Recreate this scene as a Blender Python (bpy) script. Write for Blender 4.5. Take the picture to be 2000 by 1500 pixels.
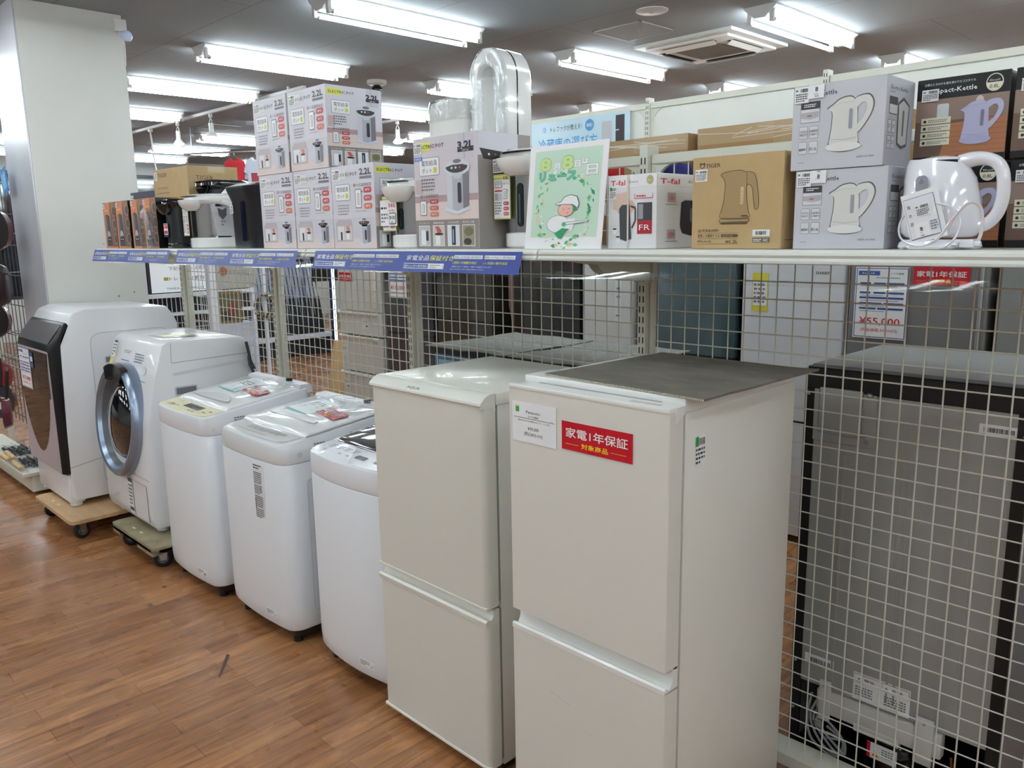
import bpy, bmesh, math, random
from mathutils import Vector, Matrix
random.seed(7)
scn = bpy.context.scene
for o in list(bpy.data.objects): bpy.data.objects.remove(o)
COL = scn.collection
R = math.radians
# ------------------------------------------------------------ camera
cam = bpy.data.cameras.new('camera'); camo = bpy.data.objects.new('camera', cam); COL.objects.link(camo)
cam.sensor_width = 36.0; cam.lens = 1577.9/2000*36.0; cam.clip_start = .05; cam.clip_end = 200
CM = ((0.704561154492759, 0.7094496426597234, -0.016576613339923784),
      (0.11806808931917134, -0.14022406384904332, -0.9830550026332098),
      (-0.6997524604203624, 0.690665198520709, -0.18255979209015072))
rx, dn, fw = Vector(CM[0]), Vector(CM[1]), Vector(CM[2])
m = Matrix.Identity(4)
for i in range(3):
    m[i][0] = rx[i]; m[i][1] = -dn[i]; m[i][2] = -fw[i]
m[2][3] = 1.64
camo.matrix_world = m
scn.camera = camo
# ------------------------------------------------------------ world and exposure
w = bpy.data.worlds.new('world'); scn.world = w; w.use_nodes = True
w.node_tree.nodes['Background'].inputs[0].default_value = (.92, .96, 1, 1)
w.node_tree.nodes['Background'].inputs[1].default_value = .35
TUBE = 31.0
scn.view_settings.view_transform = 'Standard'; scn.view_settings.look = 'None'
scn.view_settings.exposure = 0.18; scn.view_settings.gamma = 1; scn.view_settings.use_curve_mapping = False

# ------------------------------------------------------------ materials
def lin(c):
    return tuple((v/255/12.92 if v/255 <= .04045 else ((v/255+.055)/1.055)**2.4) for v in c)
MATS = {}
def mat(name, c=(200,200,200), rough=.5, metal=0, coat=0, noise=0, nscale=30, bump=0, bscale=60, spec=.5, emit=0, alpha=1, trans=0, stretch=None):
    if name in MATS: return MATS[name]
    M = bpy.data.materials.new(name); M.use_nodes = True
    nt = M.node_tree; b = nt.nodes['Principled BSDF']
    col = (*lin(c), 1)
    b.inputs['Base Color'].default_value = col
    b.inputs['Roughness'].default_value = rough; b.inputs['Metallic'].default_value = metal
    b.inputs['Coat Weight'].default_value = coat; b.inputs['Coat Roughness'].default_value = .05
    b.inputs['Specular IOR Level'].default_value = spec
    if trans: b.inputs['Transmission Weight'].default_value = trans
    if emit:
        b.inputs['Emission Color'].default_value = col; b.inputs['Emission Strength'].default_value = emit
    tc = None
    def coords():
        nonlocal tc
        if tc is None:
            t = nt.nodes.new('ShaderNodeTexCoord'); tc = t.outputs['Object']
            if stretch:
                mp = nt.nodes.new('ShaderNodeMapping'); mp.inputs['Scale'].default_value = stretch
                nt.links.new(tc, mp.inputs[0]); tc = mp.outputs[0]
        return tc
    if noise:
        n = nt.nodes.new('ShaderNodeTexNoise'); n.inputs['Scale'].default_value = nscale; n.inputs['Detail'].default_value = 5
        nt.links.new(coords(), n.inputs['Vector'])
        mr = nt.nodes.new('ShaderNodeMapRange'); mr.inputs[1].default_value = .3; mr.inputs[2].default_value = .7
        mr.inputs[3].default_value = 1-noise; mr.inputs[4].default_value = 1+noise*.6
        nt.links.new(n.outputs[0], mr.inputs[0])
        mx = nt.nodes.new('ShaderNodeVectorMath'); mx.operation = 'MULTIPLY'
        mx.inputs[0].default_value = col[:3]; nt.links.new(mr.outputs[0], mx.inputs[1])
        nt.links.new(mx.outputs[0], b.inputs['Base Color'])
    if bump:
        n = nt.nodes.new('ShaderNodeTexNoise'); n.inputs['Scale'].default_value = bscale; n.inputs['Detail'].default_value = 4
        nt.links.new(coords(), n.inputs['Vector'])
        bp = nt.nodes.new('ShaderNodeBump'); bp.inputs['Strength'].default_value = bump; bp.inputs['Distance'].default_value = .01
        nt.links.new(n.outputs[0], bp.inputs['Height']); nt.links.new(bp.outputs[0], b.inputs['Normal'])
    MATS[name] = M
    return M
def film(name, c=(255,255,255), gloss=.12, rough=.05, bump=0, bscale=20):
    """thin clear plastic: see-through sheet with a fresnel-like gloss"""
    if name in MATS: return MATS[name]
    M = bpy.data.materials.new(name); M.use_nodes = True; nt = M.node_tree
    nt.nodes.remove(nt.nodes['Principled BSDF']); out = nt.nodes['Material Output']
    t = nt.nodes.new('ShaderNodeBsdfTransparent'); t.inputs[0].default_value = (*lin(c), 1)
    g = nt.nodes.new('ShaderNodeBsdfGlossy'); g.inputs['Roughness'].default_value = rough
    f = nt.nodes.new('ShaderNodeLayerWeight'); f.inputs[0].default_value = .35
    mr = nt.nodes.new('ShaderNodeMapRange'); mr.inputs[3].default_value = gloss; mr.inputs[4].default_value = min(1, gloss*5)
    nt.links.new(f.outputs['Fresnel'], mr.inputs[0])
    mx = nt.nodes.new('ShaderNodeMixShader'); nt.links.new(mr.outputs[0], mx.inputs[0])
    nt.links.new(t.outputs[0], mx.inputs[1]); nt.links.new(g.outputs[0], mx.inputs[2]); nt.links.new(mx.outputs[0], out.inputs[0])
    if bump:
        n = nt.nodes.new('ShaderNodeTexNoise'); n.inputs['Scale'].default_value = bscale; n.inputs['Detail'].default_value = 3
        tc = nt.nodes.new('ShaderNodeTexCoord'); nt.links.new(tc.outputs['Object'], n.inputs['Vector'])
        bp = nt.nodes.new('ShaderNodeBump'); bp.inputs['Strength'].default_value = bump; bp.inputs['Distance'].default_value = .02
        nt.links.new(n.outputs[0], bp.inputs['Height']); nt.links.new(bp.outputs[0], g.inputs['Normal']); nt.links.new(bp.outputs[0], f.inputs['Normal'])
    MATS[name] = M
    return M
_flat = {}
def pc(r, g, b, rough=.55):
    """printed colour"""
    k = (r, g, b, rough)
    if k not in _flat: _flat[k] = mat('ink_%d_%d_%d_%d' % (r, g, b, int(rough*100)), (r, g, b), rough)
    return _flat[k]

# ------------------------------------------------------------ mesh builder
class MB:
    def __init__(s): s.v = []; s.f = []; s.fm = []; s.mats = []
    def mi(s, m):
        if m not in s.mats: s.mats.append(m)
        return s.mats.index(m)
    def add(s, vs, fs, m, T=None):
        o = len(s.v); k = s.mi(m)
        s.v += [tuple(T @ Vector(v)) if T else tuple(v) for v in vs]
        for f in fs: s.f.append([i+o for i in f]); s.fm.append(k)
        return s
    def box(s, x0, x1, y0, y1, z0, z1, m, bev=0, seg=2, T=None):
        if bev <= 0:
            vs = [(x, y, z) for z in (z0, z1) for y in (y0, y1) for x in (x0, x1)]
            return s.add(vs, [(0,2,3,1),(4,5,7,6),(0,1,5,4),(2,6,7,3),(0,4,6,2),(1,3,7,5)], m, T)
        bm = bmesh.new(); bmesh.ops.create_cube(bm, size=1)
        for v in bm.verts: v.co = ((x0+x1)/2+v.co.x*(x1-x0), (y0+y1)/2+v.co.y*(y1-y0), (z0+z1)/2+v.co.z*(z1-z0))
        bmesh.ops.bevel(bm, geom=list(bm.edges), offset=bev, segments=seg, profile=.5, affect='EDGES')
        return s.bm(bm, m, T)
    def bm(s, bm, m, T=None):
        bm.verts.index_update()
        s.add([tuple(v.co) for v in bm.verts], [[v.index for v in f.verts] for f in bm.faces], m, T); bm.free(); return s
    def prism(s, pts, ax, a0, a1, m, T=None, bev=0):
        """extrude a 2D outline along an axis; ax 'x': pts=(y,z), 'y': pts=(x,z), 'z': pts=(x,y)"""
        n = len(pts)
        def P(p, a): return (a, p[0], p[1]) if ax == 'x' else (p[0], a, p[1]) if ax == 'y' else (p[0], p[1], a)
        vs = [P(p, a0) for p in pts]+[P(p, a1) for p in pts]
        fs = [list(range(n))[::-1], list(range(n, 2*n))]+[(i, (i+1) % n, n+(i+1) % n, n+i) for i in range(n)]
        bm = bmesh.new(); bv = [bm.verts.new(v) for v in vs]
        for f in fs: bm.faces.new([bv[i] for i in f])
        bmesh.ops.recalc_face_normals(bm, faces=bm.faces)
        if bev: bmesh.ops.bevel(bm, geom=list(bm.edges), offset=bev, segments=2, profile=.5, affect='EDGES')
        return s.bm(bm, m, T)
    def loft(s, rings, m, cap0=True, cap1=True, closed=True, T=None):
        n = len(rings[0]); vs = [p for r in rings for p in r]; fs = []
        for k in range(len(rings)-1):
            for i in range(n if closed else n-1):
                j = (i+1) % n; fs.append((k*n+i, k*n+j, (k+1)*n+j, (k+1)*n+i))
        if cap0: fs.append(list(range(n))[::-1])
        if cap1: fs.append([(len(rings)-1)*n+i for i in range(n)])
        return s.add(vs, fs, m, T)
    def lathe(s, prof, c, m, n=32, sx=1, sy=1, T=None, cap=True):
        rings = [[(c[0]+r*sx*math.cos(2*math.pi*i/n), c[1]+r*sy*math.sin(2*math.pi*i/n), c[2]+z) for i in range(n)] for r, z in prof]
        return s.loft(rings, m, cap, cap, T=T)
    def tube(s, pts, r, m, n=8, closed=False, rs=None, sq=None, T=None):
        pts = [Vector(p) for p in pts]; rings = []; L = len(pts); up = None
        for i, p in enumerate(pts):
            a = pts[(i-1) % L] if (i or closed) else p; b = pts[(i+1) % L] if (i < L-1 or closed) else p
            d = (b-a).normalized()
            if up is None: up = Vector((0,0,1)) if abs(d.z) < .9 else Vector((1,0,0))
            sd = d.cross(up).normalized(); up = sd.cross(d).normalized()
            rr = rs[i] if rs else r
            q = sq or (1, 1)
            rings.append([tuple(p+sd*(rr*q[0]*math.cos(2*math.pi*k/n+math.pi/n))+up*(rr*q[1]*math.sin(2*math.pi*k/n+math.pi/n))) for k in range(n)])
        if closed: rings.append(rings[0])
        return s.loft(rings, m, not closed, not closed, T=T)
    def cyl(s, a, b, r, m, n=16, r2=None, T=None):
        return s.tube([a, b], r, m, n, rs=[r, r if r2 is None else r2], T=T)
    def sph(s, c, r, m, n=16, sx=1, sy=1, sz=1, T=None):
        k = n//2
        rings = [[(c[0]+r*sx*math.sin(math.pi*j/k)*math.cos(2*math.pi*i/n), c[1]+r*sy*math.sin(math.pi*j/k)*math.sin(2*math.pi*i/n), c[2]-r*sz*math.cos(math.pi*j/k)) for i in range(n)] for j in range(1, k)]
        return s.loft(rings, m, T=T)
    def build(s, name, parent=None, loc=None, sharp=35, smooth=True):
        me = bpy.data.meshes.new(name); me.from_pydata(s.v, [], s.f)
        for m_ in s.mats: me.materials.append(m_)
        me.polygons.foreach_set('material_index', s.fm)
        if smooth:
            me.polygons.foreach_set('use_smooth', [True]*len(s.f))
            me.update(); me.set_sharp_from_angle(angle=R(sharp))
        me.update()
        o = bpy.data.objects.new(name, me); COL.objects.link(o)
        if parent: o.parent = parent
        if loc: o.location = loc
        return o
def tag(o, label, cat, group=None, kind=None):
    o['label'] = label; o['category'] = cat
    if group: o['group'] = group
    if kind: o['kind'] = kind
    return o
def thing(name, label, cat, loc=(0,0,0), rz=0, group=None):
    o = bpy.data.objects.new(name, None); COL.objects.link(o); o.location = loc; o.rotation_euler = (0, 0, rz)
    o.empty_display_size = .1
    return tag(o, label, cat, group)
def struct(o):
    o['kind'] = 'structure'; return o
def dup(root, loc, rz=None, label=None, parent=None):
    r = root.copy(); COL.objects.link(r)
    if parent is not None: r.parent = parent
    if loc is not None: r.location = loc
    if rz is not None: r.rotation_euler = (0, 0, rz)
    if label: r['label'] = label
    for ch in list(root.children): dup(ch, None, parent=r)
    return r
def rrect(cx, cy, w, d, r, z, n=5, bulge=0):
    """rounded rectangle ring; bulge pushes the -y side out into a bow"""
    pts = []
    for (sx, sy, a0) in ((1, -1, -90), (1, 1, 0), (-1, 1, 90), (-1, -1, 180)):
        for k in range(n+1):
            a = R(a0+90*k/n); pts.append((cx+sx*(w/2-r)+r*math.cos(a), cy+sy*(d/2-r)+r*math.sin(a)))
    # straight front subdivided
    fr = []
    last, first = pts[-1], pts[0]
    for k in range(1, 10): fr.append((last[0]+(first[0]-last[0])*k/10, last[1]))
    pts = pts+fr
    if bulge:
        pts = [(x, y-bulge*(1-min(1, abs((x-cx)/(w/2)))**2)*max(0, min(1, (cy-y)/(d/2)))) for x, y in pts]
    return [(x, y, z) for x, y in pts]
_tx = {}
def tmesh(s, bold, shear):
    k = (s, bold, shear)
    if k not in _tx:
        cu = bpy.data.curves.new('t', 'FONT'); cu.body = s; cu.resolution_u = 1 if len(s) > 8 else 2
        cu.offset = bold; cu.shear = shear
        ob = bpy.data.objects.new('t', cu); me = bpy.data.meshes.new_from_object(ob)
        vs = [(v.co.x, v.co.y) for v in me.vertices]; fs = [list(p.vertices) for p in me.polygons]
        bpy.data.objects.remove(ob); bpy.data.curves.remove(cu); bpy.data.meshes.remove(me)
        x0 = min(v[0] for v in vs); x1 = max(v[0] for v in vs)
        _tx[k] = ([(a-x0, b) for a, b in vs], fs, x1-x0)
    return _tx[k]
class Pl:
    """a printed plane on a mesh: origin, in-plane axes u and v; layers lift off along u x v"""
    def __init__(s, mb, o, u=(1,0,0), v=(0,0,1), step=.0004):
        s.mb = mb; s.o = Vector(o); s.u = Vector(u).normalized(); s.v = Vector(v).normalized(); s.n = s.u.cross(s.v); s.st = step; s.L = 1; s.k = 0
    def P(s, x, y, l=None): return tuple(s.o+s.u*x+s.v*y+s.n*(s.st*(s.L if l is None else l)+min(s.k, 90)*4e-6))
    def poly(s, pts, m, l=None):
        a = sum(pts[i][0]*pts[(i+1) % len(pts)][1]-pts[(i+1) % len(pts)][0]*pts[i][1] for i in range(len(pts)))
        if a < 0: pts = pts[::-1]
        s.k += 1
        s.mb.add([s.P(x, y, l) for x, y in pts], [list(range(len(pts)))], m)
    def rect(s, x, y, w, h, m, l=None): s.poly([(x, y), (x+w, y), (x+w, y+h), (x, y+h)], m, l)
    def rr(s, x, y, w, h, r, m, l=None):
        pts = []
        for (cx, cy, a0) in ((x+w-r, y+r, -90), (x+w-r, y+h-r, 0), (x+r, y+h-r, 90), (x+r, y+r, 180)):
            for k in range(4): pts.append((cx+r*math.cos(R(a0+30*k)), cy+r*math.sin(R(a0+30*k))))
        s.poly(pts, m, l)
    def frame(s, x, y, w, h, r, t, m, fill, l=1):
        s.rr(x, y, w, h, r, m, l); s.rr(x+t, y+t, w-2*t, h-2*t, max(.0001, r-t), fill, l+1)
    def ell(s, cx, cy, rx_, ry_, m, l=None, n=24, a0=0, a1=360):
        s.poly([(cx+rx_*math.cos(R(a0+(a1-a0)*k/n)), cy+ry_*math.sin(R(a0+(a1-a0)*k/n))) for k in range(n if a1-a0 == 360 else n+1)], m, l)
    def line(s, x0, y0, x1, y1, t, m, l=None):
        d = math.hypot(x1-x0, y1-y0) or 1; nx, ny = -(y1-y0)/d*t/2, (x1-x0)/d*t/2
        s.poly([(x0+nx, y0+ny), (x0-nx, y0-ny), (x1-nx, y1-ny), (x1+nx, y1+ny)], m, l)
    def pline(s, pts, t, m, l=None):
        for a, b in zip(pts, pts[1:]): s.line(*a, *b, t, m, l)
    def text(s, t, x, y, h, m, l=None, w=None, al='l', bold=0, shear=0, rot=0):
        """cap height h; squeezed or stretched to width w"""
        if bold < .035 and not t.replace('.', '').replace('L', '').isdigit(): bold = min(bold, .01)
        s.k += 1; vs, fs, tw = tmesh(t, bold, shear); k = h/.75; kx = (w/tw) if w else k; tw2 = tw*kx
        ox = x-(tw2/2 if al == 'c' else tw2 if al == 'r' else 0); c, sn = math.cos(rot), math.sin(rot)
        out = []
        for a, b in vs:
            a = a*kx+ox-x; b = b*k; out.append(s.P(x+a*c-b*sn, y+a*sn+b*c, l))
        s.mb.add(out, fs, m)
    def dash(s, x, y, w, h, m, rows=3, l=None, seed=1, gap=.5):
        """rows of print too small to read"""
        rnd = random.Random(seed); rh = h/rows
        for r in range(rows):
            cx = x; yy = y+h-rh*(r+1)+rh*gap/2; end = x+w*(1 if r < rows-1 else rnd.uniform(.5, .95))
            while cx < end-rh*.2:
                ww = rh*rnd.uniform(.5, 1.1); s.rect(cx, yy, min(ww, end-cx), rh*(1-gap), m, l); cx += ww+rh*.28
    def bars(s, x, y, w, h, m, n=22, l=None, seed=3):
        rnd = random.Random(seed); st = w/n
        for i in range(n): s.rect(x+i*st, y, st*rnd.choice((.3, .5, .7)), h, m, l)
K = lambda g=25: pc(g, g, g)
INK = pc(28, 28, 32); GREY = pc(120, 120, 125); PAPER = pc(240, 241, 243, .6); RED = pc(205, 20, 40, .35); YEL = pc(245, 215, 20); BLUE = pc(28, 66, 150, .35)
def price_sticker(P, x, y, w, h, l=3, seed=1, green=False):
    P.rect(x, y, w, h, PAPER, l)
    if green: P.rect(x+w*.04, y+h*.66, w*.3, h*.3, pc(40, 160, 70), l+1)
    else: P.rect(x+w*.06, y+h*.74, w*.16, h*.12, GREY, l+1)
    P.bars(x+w*.38, y+h*.68, w*.55, h*.22, INK, 16, l+1, seed)
    P.dash(x+w*.08, y+h*.08, w*.84, h*.54, pc(60, 60, 60), 4, l+1, seed)
def smooth_path(p, n=5):
    out = []; p = [Vector(q) for q in p]
    for i in range(len(p)-1):
        p0 = p[max(0, i-1)]; p1 = p[i]; p2 = p[i+1]; p3 = p[min(len(p)-1, i+2)]
        for k in range(n):
            s = k/n; out.append(.5*((2*p1)+(p2-p0)*s+(2*p0-5*p1+4*p2-p3)*s*s+(3*p1-p0-3*p2+p3)*s**3))
    return out+[p[-1]]
CHRB = mat('brushed_steel', (176, 178, 182), .32, metal=1)
BKG = mat('gloss_black', (10, 11, 14), .12, coat=.6)
# ============================================================ room
def floor_mat():
    M = bpy.data.materials.new('wood_floor'); M.use_nodes = True; nt = M.node_tree; b = nt.nodes['Principled BSDF']
    N = nt.nodes.new; Lk = nt.links.new
    tc = N('ShaderNodeTexCoord'); mp = N('ShaderNodeMapping'); mp.inputs['Rotation'].default_value = (0, 0, R(90)); Lk(tc.outputs['Object'], mp.inputs[0])
    br = N('ShaderNodeTexBrick'); br.offset = .5; br.offset_frequency = 2
    br.inputs['Scale'].default_value = 1; br.inputs['Brick Width'].default_value = .62; br.inputs['Row Height'].default_value = .088
    br.inputs['Mortar Size'].default_value = .0011; br.inputs['Mortar Smooth'].default_value = .3; br.inputs['Bias'].default_value = 0
    br.inputs['Color1'].default_value = (*lin((196, 138, 90)), 1); br.inputs['Color2'].default_value = (*lin((166, 110, 68)), 1); br.inputs['Mortar'].default_value = (*lin((104, 66, 40)), 1)
    Lk(mp.outputs[0], br.inputs['Vector'])
    mp2 = N('ShaderNodeMapping'); mp2.inputs['Scale'].default_value = (14, 1.3, 1); Lk(tc.outputs['Object'], mp2.inputs[0])
    n = N('ShaderNodeTexNoise'); n.inputs['Scale'].default_value = 2.6; n.inputs['Detail'].default_value = 7; n.inputs['Roughness'].default_value = .62; n.inputs['Distortion'].default_value = .6
    Lk(mp2.outputs[0], n.inputs['Vector'])
    cr = N('ShaderNodeValToRGB'); cr.color_ramp.elements[0].position = .32; cr.color_ramp.elements[0].color = (*lin((150, 140, 132)), 1)
    cr.color_ramp.elements[1].position = .68; cr.color_ramp.elements[1].color = (1, 1, 1, 1)
    Lk(n.outputs[0], cr.inputs[0])
    mx = N('ShaderNodeMix'); mx.data_type = 'RGBA'; mx.blend_type = 'MULTIPLY'; mx.inputs[0].default_value = .85
    Lk(br.outputs['Color'], mx.inputs[6]); Lk(cr.outputs[0], mx.inputs[7])
    Lk(mx.outputs[2], b.inputs['Base Color'])
    n2 = N('ShaderNodeTexNoise'); n2.inputs['Scale'].default_value = 5; Lk(tc.outputs['Object'], n2.inputs['Vector'])
    mr = N('ShaderNodeMapRange'); mr.inputs[3].default_value = .2; mr.inputs[4].default_value = .36; Lk(n2.outputs[0], mr.inputs[0]); Lk(mr.outputs[0], b.inputs['Roughness'])
    n3 = N('ShaderNodeTexNoise'); n3.inputs['Scale'].default_value = 3; Lk(tc.outputs['Object'], n3.inputs['Vector'])
    bp = N('ShaderNodeBump'); bp.inputs['Strength'].default_value = .08; bp.inputs['Distance'].default_value = .01; Lk(n3.outputs[0], bp.inputs['Height']); Lk(bp.outputs[0], b.inputs['Normal'])
    b.inputs['Specular IOR Level'].default_value = .5
    return M
X0, X1, Y0, Y1, ZC = -15.4, 6.0, -7.0, 12.0, 3.05
fb = MB().box(X0-.1, X1+.1, Y0-.1, Y1+.1, -.06, 0, floor_mat())
P = Pl(fb, (0, 0, 0), (1,0,0), (0,1,0), .0006)
P.poly([(-2.95, 1.275), (-2.935, 1.283), (-2.87, 1.235), (-2.80, 1.178), (-2.806, 1.172), (-2.88, 1.225)], pc(84, 62, 46), 1)
P.ell(-3.63, 1.235, .02, .012, pc(110, 84, 66), 1, 12); P.ell(-3.78, 1.36, .014, .01, pc(90, 66, 50), 1, 12)
struct(fb.build('floor'))
# ceiling: large gypsum boards with fine joints
def ceil_mat():
    M = bpy.data.materials.new('ceiling_board'); M.use_nodes = True; nt = M.node_tree; b = nt.nodes['Principled BSDF']
    N = nt.nodes.new; Lk = nt.links.new
    tc = N('ShaderNodeTexCoord'); mp = N('ShaderNodeMapping'); Lk(tc.outputs['Object'], mp.inputs[0])
    mp.inputs['Location'].default_value = (.35, .1, 0)
    br = N('ShaderNodeTexBrick'); br.offset = 0.5; br.inputs['Scale'].default_value = 1; br.inputs['Brick Width'].default_value = 1.82; br.inputs['Row Height'].default_value = .91
    br.inputs['Mortar Size'].default_value = .004; br.inputs['Mortar Smooth'].default_value = .6
    c = lin((154, 161, 167)); br.inputs['Color1'].default_value = (*c, 1); br.inputs['Color2'].default_value = (*c, 1); br.inputs['Mortar'].default_value = (*lin((118, 119, 120)), 1)
    Lk(mp.outputs[0], br.inputs['Vector']); Lk(br.outputs['Color'], b.inputs['Base Color'])
    b.inputs['Roughness'].default_value = .9
    n = N('ShaderNodeTexNoise'); n.inputs['Scale'].default_value = 160; Lk(tc.outputs['Object'], n.inputs['Vector'])
    bp = N('ShaderNodeBump'); bp.inputs['Strength'].default_value = .12; bp.inputs['Distance'].default_value = .01; Lk(n.outputs[0], bp.inputs['Height']); Lk(bp.outputs[0], b.inputs['Normal'])
    return M
o = MB().box(X0-.1, X1+.1, Y0-.1, Y1+.1, ZC, ZC+.1, ceil_mat()).build('ceiling'); struct(o)
WALL = mat('wall_paint', (200, 200, 196), .8, bump=.05)
struct(MB().box(X0, X1, Y1, Y1+.12, 0, ZC, WALL).build('wall_back'))
struct(MB().box(X0, X1, Y0-.12, Y0, 0, ZC, WALL).build('wall_front'))
struct(MB().box(X1, X1+.12, Y0, Y1, 0, ZC, WALL).build('wall_right'))
# far left wall: header, low wall and a band of night-dark windows
mbw = MB()
mbw.box(X0-.12, X0, Y0, Y1, 0, .7, WALL); mbw.box(X0-.12, X0, Y0, Y1, 2.8, ZC, mat('header_grey', (150, 150, 150), .7))
struct(mbw.build('wall_left'))
GL = mat('night_glass', (8, 10, 14), .06, spec=.8)
FR = mat('window_frame_dark', (60, 62, 66), .4, metal=.6)
yy = Y0; k = 1
while yy < Y1-.1:
    y2 = min(Y1, yy+1.9)
    root = MB(); root.box(X0-.09, X0-.03, yy, yy+.05, .7, 2.8, FR); root.box(X0-.09, X0-.03, y2-.05, y2, .7, 2.8, FR)
    root.box(X0-.09, X0-.03, yy+.05, y2-.05, .7, .75, FR); root.box(X0-.09, X0-.03, yy+.05, y2-.05, 2.75, 2.8, FR)
    wo = root.build('window_%d' % k); struct(wo)
    MB().box(X0-.07, X0-.06, yy+.04, y2-.04, .74, 2.76, GL).build('pane', wo)
    yy = y2; k += 1
# pillar with a metal corner guard
PM = mat('pillar_paint', (214, 213, 208), .55, noise=.03, nscale=3, bump=.08, bscale=40)
pb = MB().box(-6.16, -5.63, 1.505, 2.115, 0, ZC, PM, .004)
P = Pl(pb, (-5.63, 1.505, 0), (0,1,0), (0,0,1))
for a, b_, r_ in ((.42, 1.28, .008), (.30, 1.24, .006), (.52, 1.30, .007), (.36, 1.62, .004)): P.ell(a, b_, r_, r_, pc(150, 148, 140), 1, 10)
P = Pl(pb, (-6.16, 1.505, 0), (1,0,0), (0,0,1))
for q in range(14): P.ell(random.uniform(.05, .44), random.uniform(.03, .2), random.uniform(.003, .008), random.uniform(.003, .008), pc(90, 80, 66), 1, 8)
struct(pb.build('wall_pillar'))
MT = mat('brushed_guard', (206, 208, 216), .3, metal=.35, noise=.05, nscale=2, bump=.1, bscale=3)
struct(MB().box(-6.165, -5.634, 1.497, 1.504, .0, ZC, MT).build('trim_1'))

# ceiling lights
WM = mat('lamp_body', (225, 226, 226), .45)
TM = mat('tube_light', (237, 248, 252), .5, emit=TUBE)
CAPM = mat('tube_cap', (190, 190, 192), .3, metal=.7)
def make_light():
    t = thing('ceiling_light', 'x', 'ceiling light', group='twin-tube ceiling lights')
    b = MB(); b.prism([(-.115, 0), (.115, 0), (.112, -.012), (.035, -.075), (-.035, -.075), (-.112, -.012)], 'y', -.625, .625, WM, bev=0)
    b.build('reflector', t)
    for s in (-1, 1):
        MB().cyl((s*.078, -.575, -.088), (s*.078, .575, -.088), .0145, TM, 10).build('tube', t)
        for e in (-1, 1):
            h = MB(); h.box(s*.078-.014, s*.078+.014, e*.606-.012, e*.606+.012, -.105, -.03, WM, .003)
            h.cyl((s*.078, e*.575, -.088), (s*.078, e*.598, -.088), .0148, CAPM, 12)
            h.build('lamp_holder', t)
    return t
L0 = make_light(); first = True
colx = [-2.78, -4.45, -6.1, -7.65, -9.4, -11.1, -12.8, -14.4, -1.1, .6, 2.3, 4.0]
rowy = [(-4.0, 'row behind the aisle'), (-1.7, 'row over the aisle'), (.55, 'row above the appliances'), (3.45, 'first row past the shelves'), (5.65, 'second row past the shelves'), (7.85, 'third row past the shelves'), (10.0, 'furthest row')]
ords = ['rightmost', 'second', 'third', 'fourth', 'fifth', 'sixth', 'seventh', 'eighth', 'ninth', 'tenth', 'eleventh', 'leftmost']
for j, (y, rn) in enumerate(rowy):
    for i, x in enumerate(colx):
        if y < .6 and x < -12: continue
        if y > 9 and (x > 3 or x < -10): continue
        k = sorted(colx, reverse=True).index(x)
        lab = '%s%s white twin-tube ceiling light in the %s' % (ords[k], '' if k in (0, 11) else ' from right', rn)
        if first: L0.location = (x, y, ZC); L0['label'] = lab; first = False
        else: dup(L0, (x, y, ZC), label=lab)
# ============================================================ mesh gondola with the long shelf
CREAM = mat('cream_steel', (216, 214, 200), .42, noise=.03, nscale=6)
WIRE = mat('cream_wire', (212, 211, 200), .4)
BOARD = mat('shelf_white', (232, 231, 224), .3, coat=.2)
SLOT = mat('slot_black', (18, 18, 18), .9)
PX = [-5.02, -3.885, -2.73, -1.53, -.34]
YM = 2.12; ZS = 1.598; YF = 1.62
plab = ['cream slotted upright post by the white pillar', 'cream slotted upright post behind the round-window washer', 'cream slotted upright post behind the yellow-panel washer', 'cream slotted upright post behind the cream fridge']
def make_post(h, name='upright_post'):
    b = MB(); b.box(-.015, .015, -.028, .032, 0, h, CREAM, .0015, 1)
    P = Pl(b, (-.015, -.028, 0))
    z = .12
    while z < h-.03:
        P.rect(.006, z, .0042, .02, SLOT, 1); P.rect(.0195, z, .0042, .02, SLOT, 1); z += .0325
    return b
pm = make_post(1.9).build('upright_post'); pm.location = (PX[0], YM, 0)
tag(pm, plab[0], 'post', 'slotted posts of the mesh stand')
for x, l in list(zip(PX, plab))[1:]+[(PX[4], 'cream slotted upright post at the right end')]:
    dup(pm, (x, YM, 0), label=l)
mlab = ['leftmost cream wire mesh panel beside the white pillar', 'cream wire mesh panel in front of the golf clubs',
        'cream wire mesh panel behind the cream fridge', 'rightmost cream wire mesh panel in front of the silver fridge back']
def corner(b, x, z, sx, sz, r, T0, T1, m):
    """filled inner fillet of a frame corner"""
    pts = [(x, z)]+[(x+sx*(r-r*math.cos(R(90*k/6))), z+sz*(r-r*math.sin(R(90*k/6)))) for k in range(7)]
    b.prism(pts, 'y', T0, T1, m)
for i in range(4):
    xa, xb = PX[i]+.017, PX[i+1]-.017
    t = thing('mesh_panel', mlab[i], 'mesh panel', (PX[i], YM, .1), group='wire mesh panels of the stand')
    a, c = .017, xb-PX[i]
    f = MB()
    f.box(a, c, -.012, .012, 1.742, 1.772, CREAM, .003, 1)
    f.box(a, c, -.045, .04, -.03, .012, CREAM, .003, 1)
    f.box(a, a+.012, -.008, .012, .012, 1.742, CREAM); f.box(c-.012, c, -.008, .012, .012, 1.742, CREAM)
    corner(f, a+.012, 1.742, 1, -1, .07, -.006, .01, CREAM); corner(f, c-.012, 1.742, -1, -1, .07, -.006, .01, CREAM)
    f.build('frame', t)
    wv = MB(); x = a+.03
    while x < c-.015:
        wv.tube([(x, -.004, .01), (x, -.004, 1.745)], .0021, WIRE, 6); x += .0497
    z = .055
    while z < 1.74:
        wv.tube([(a+.005, .0, z), (c-.005, .0, z)], .0021, WIRE, 6); z += .0497
    wv.build('wires', t)
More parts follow.
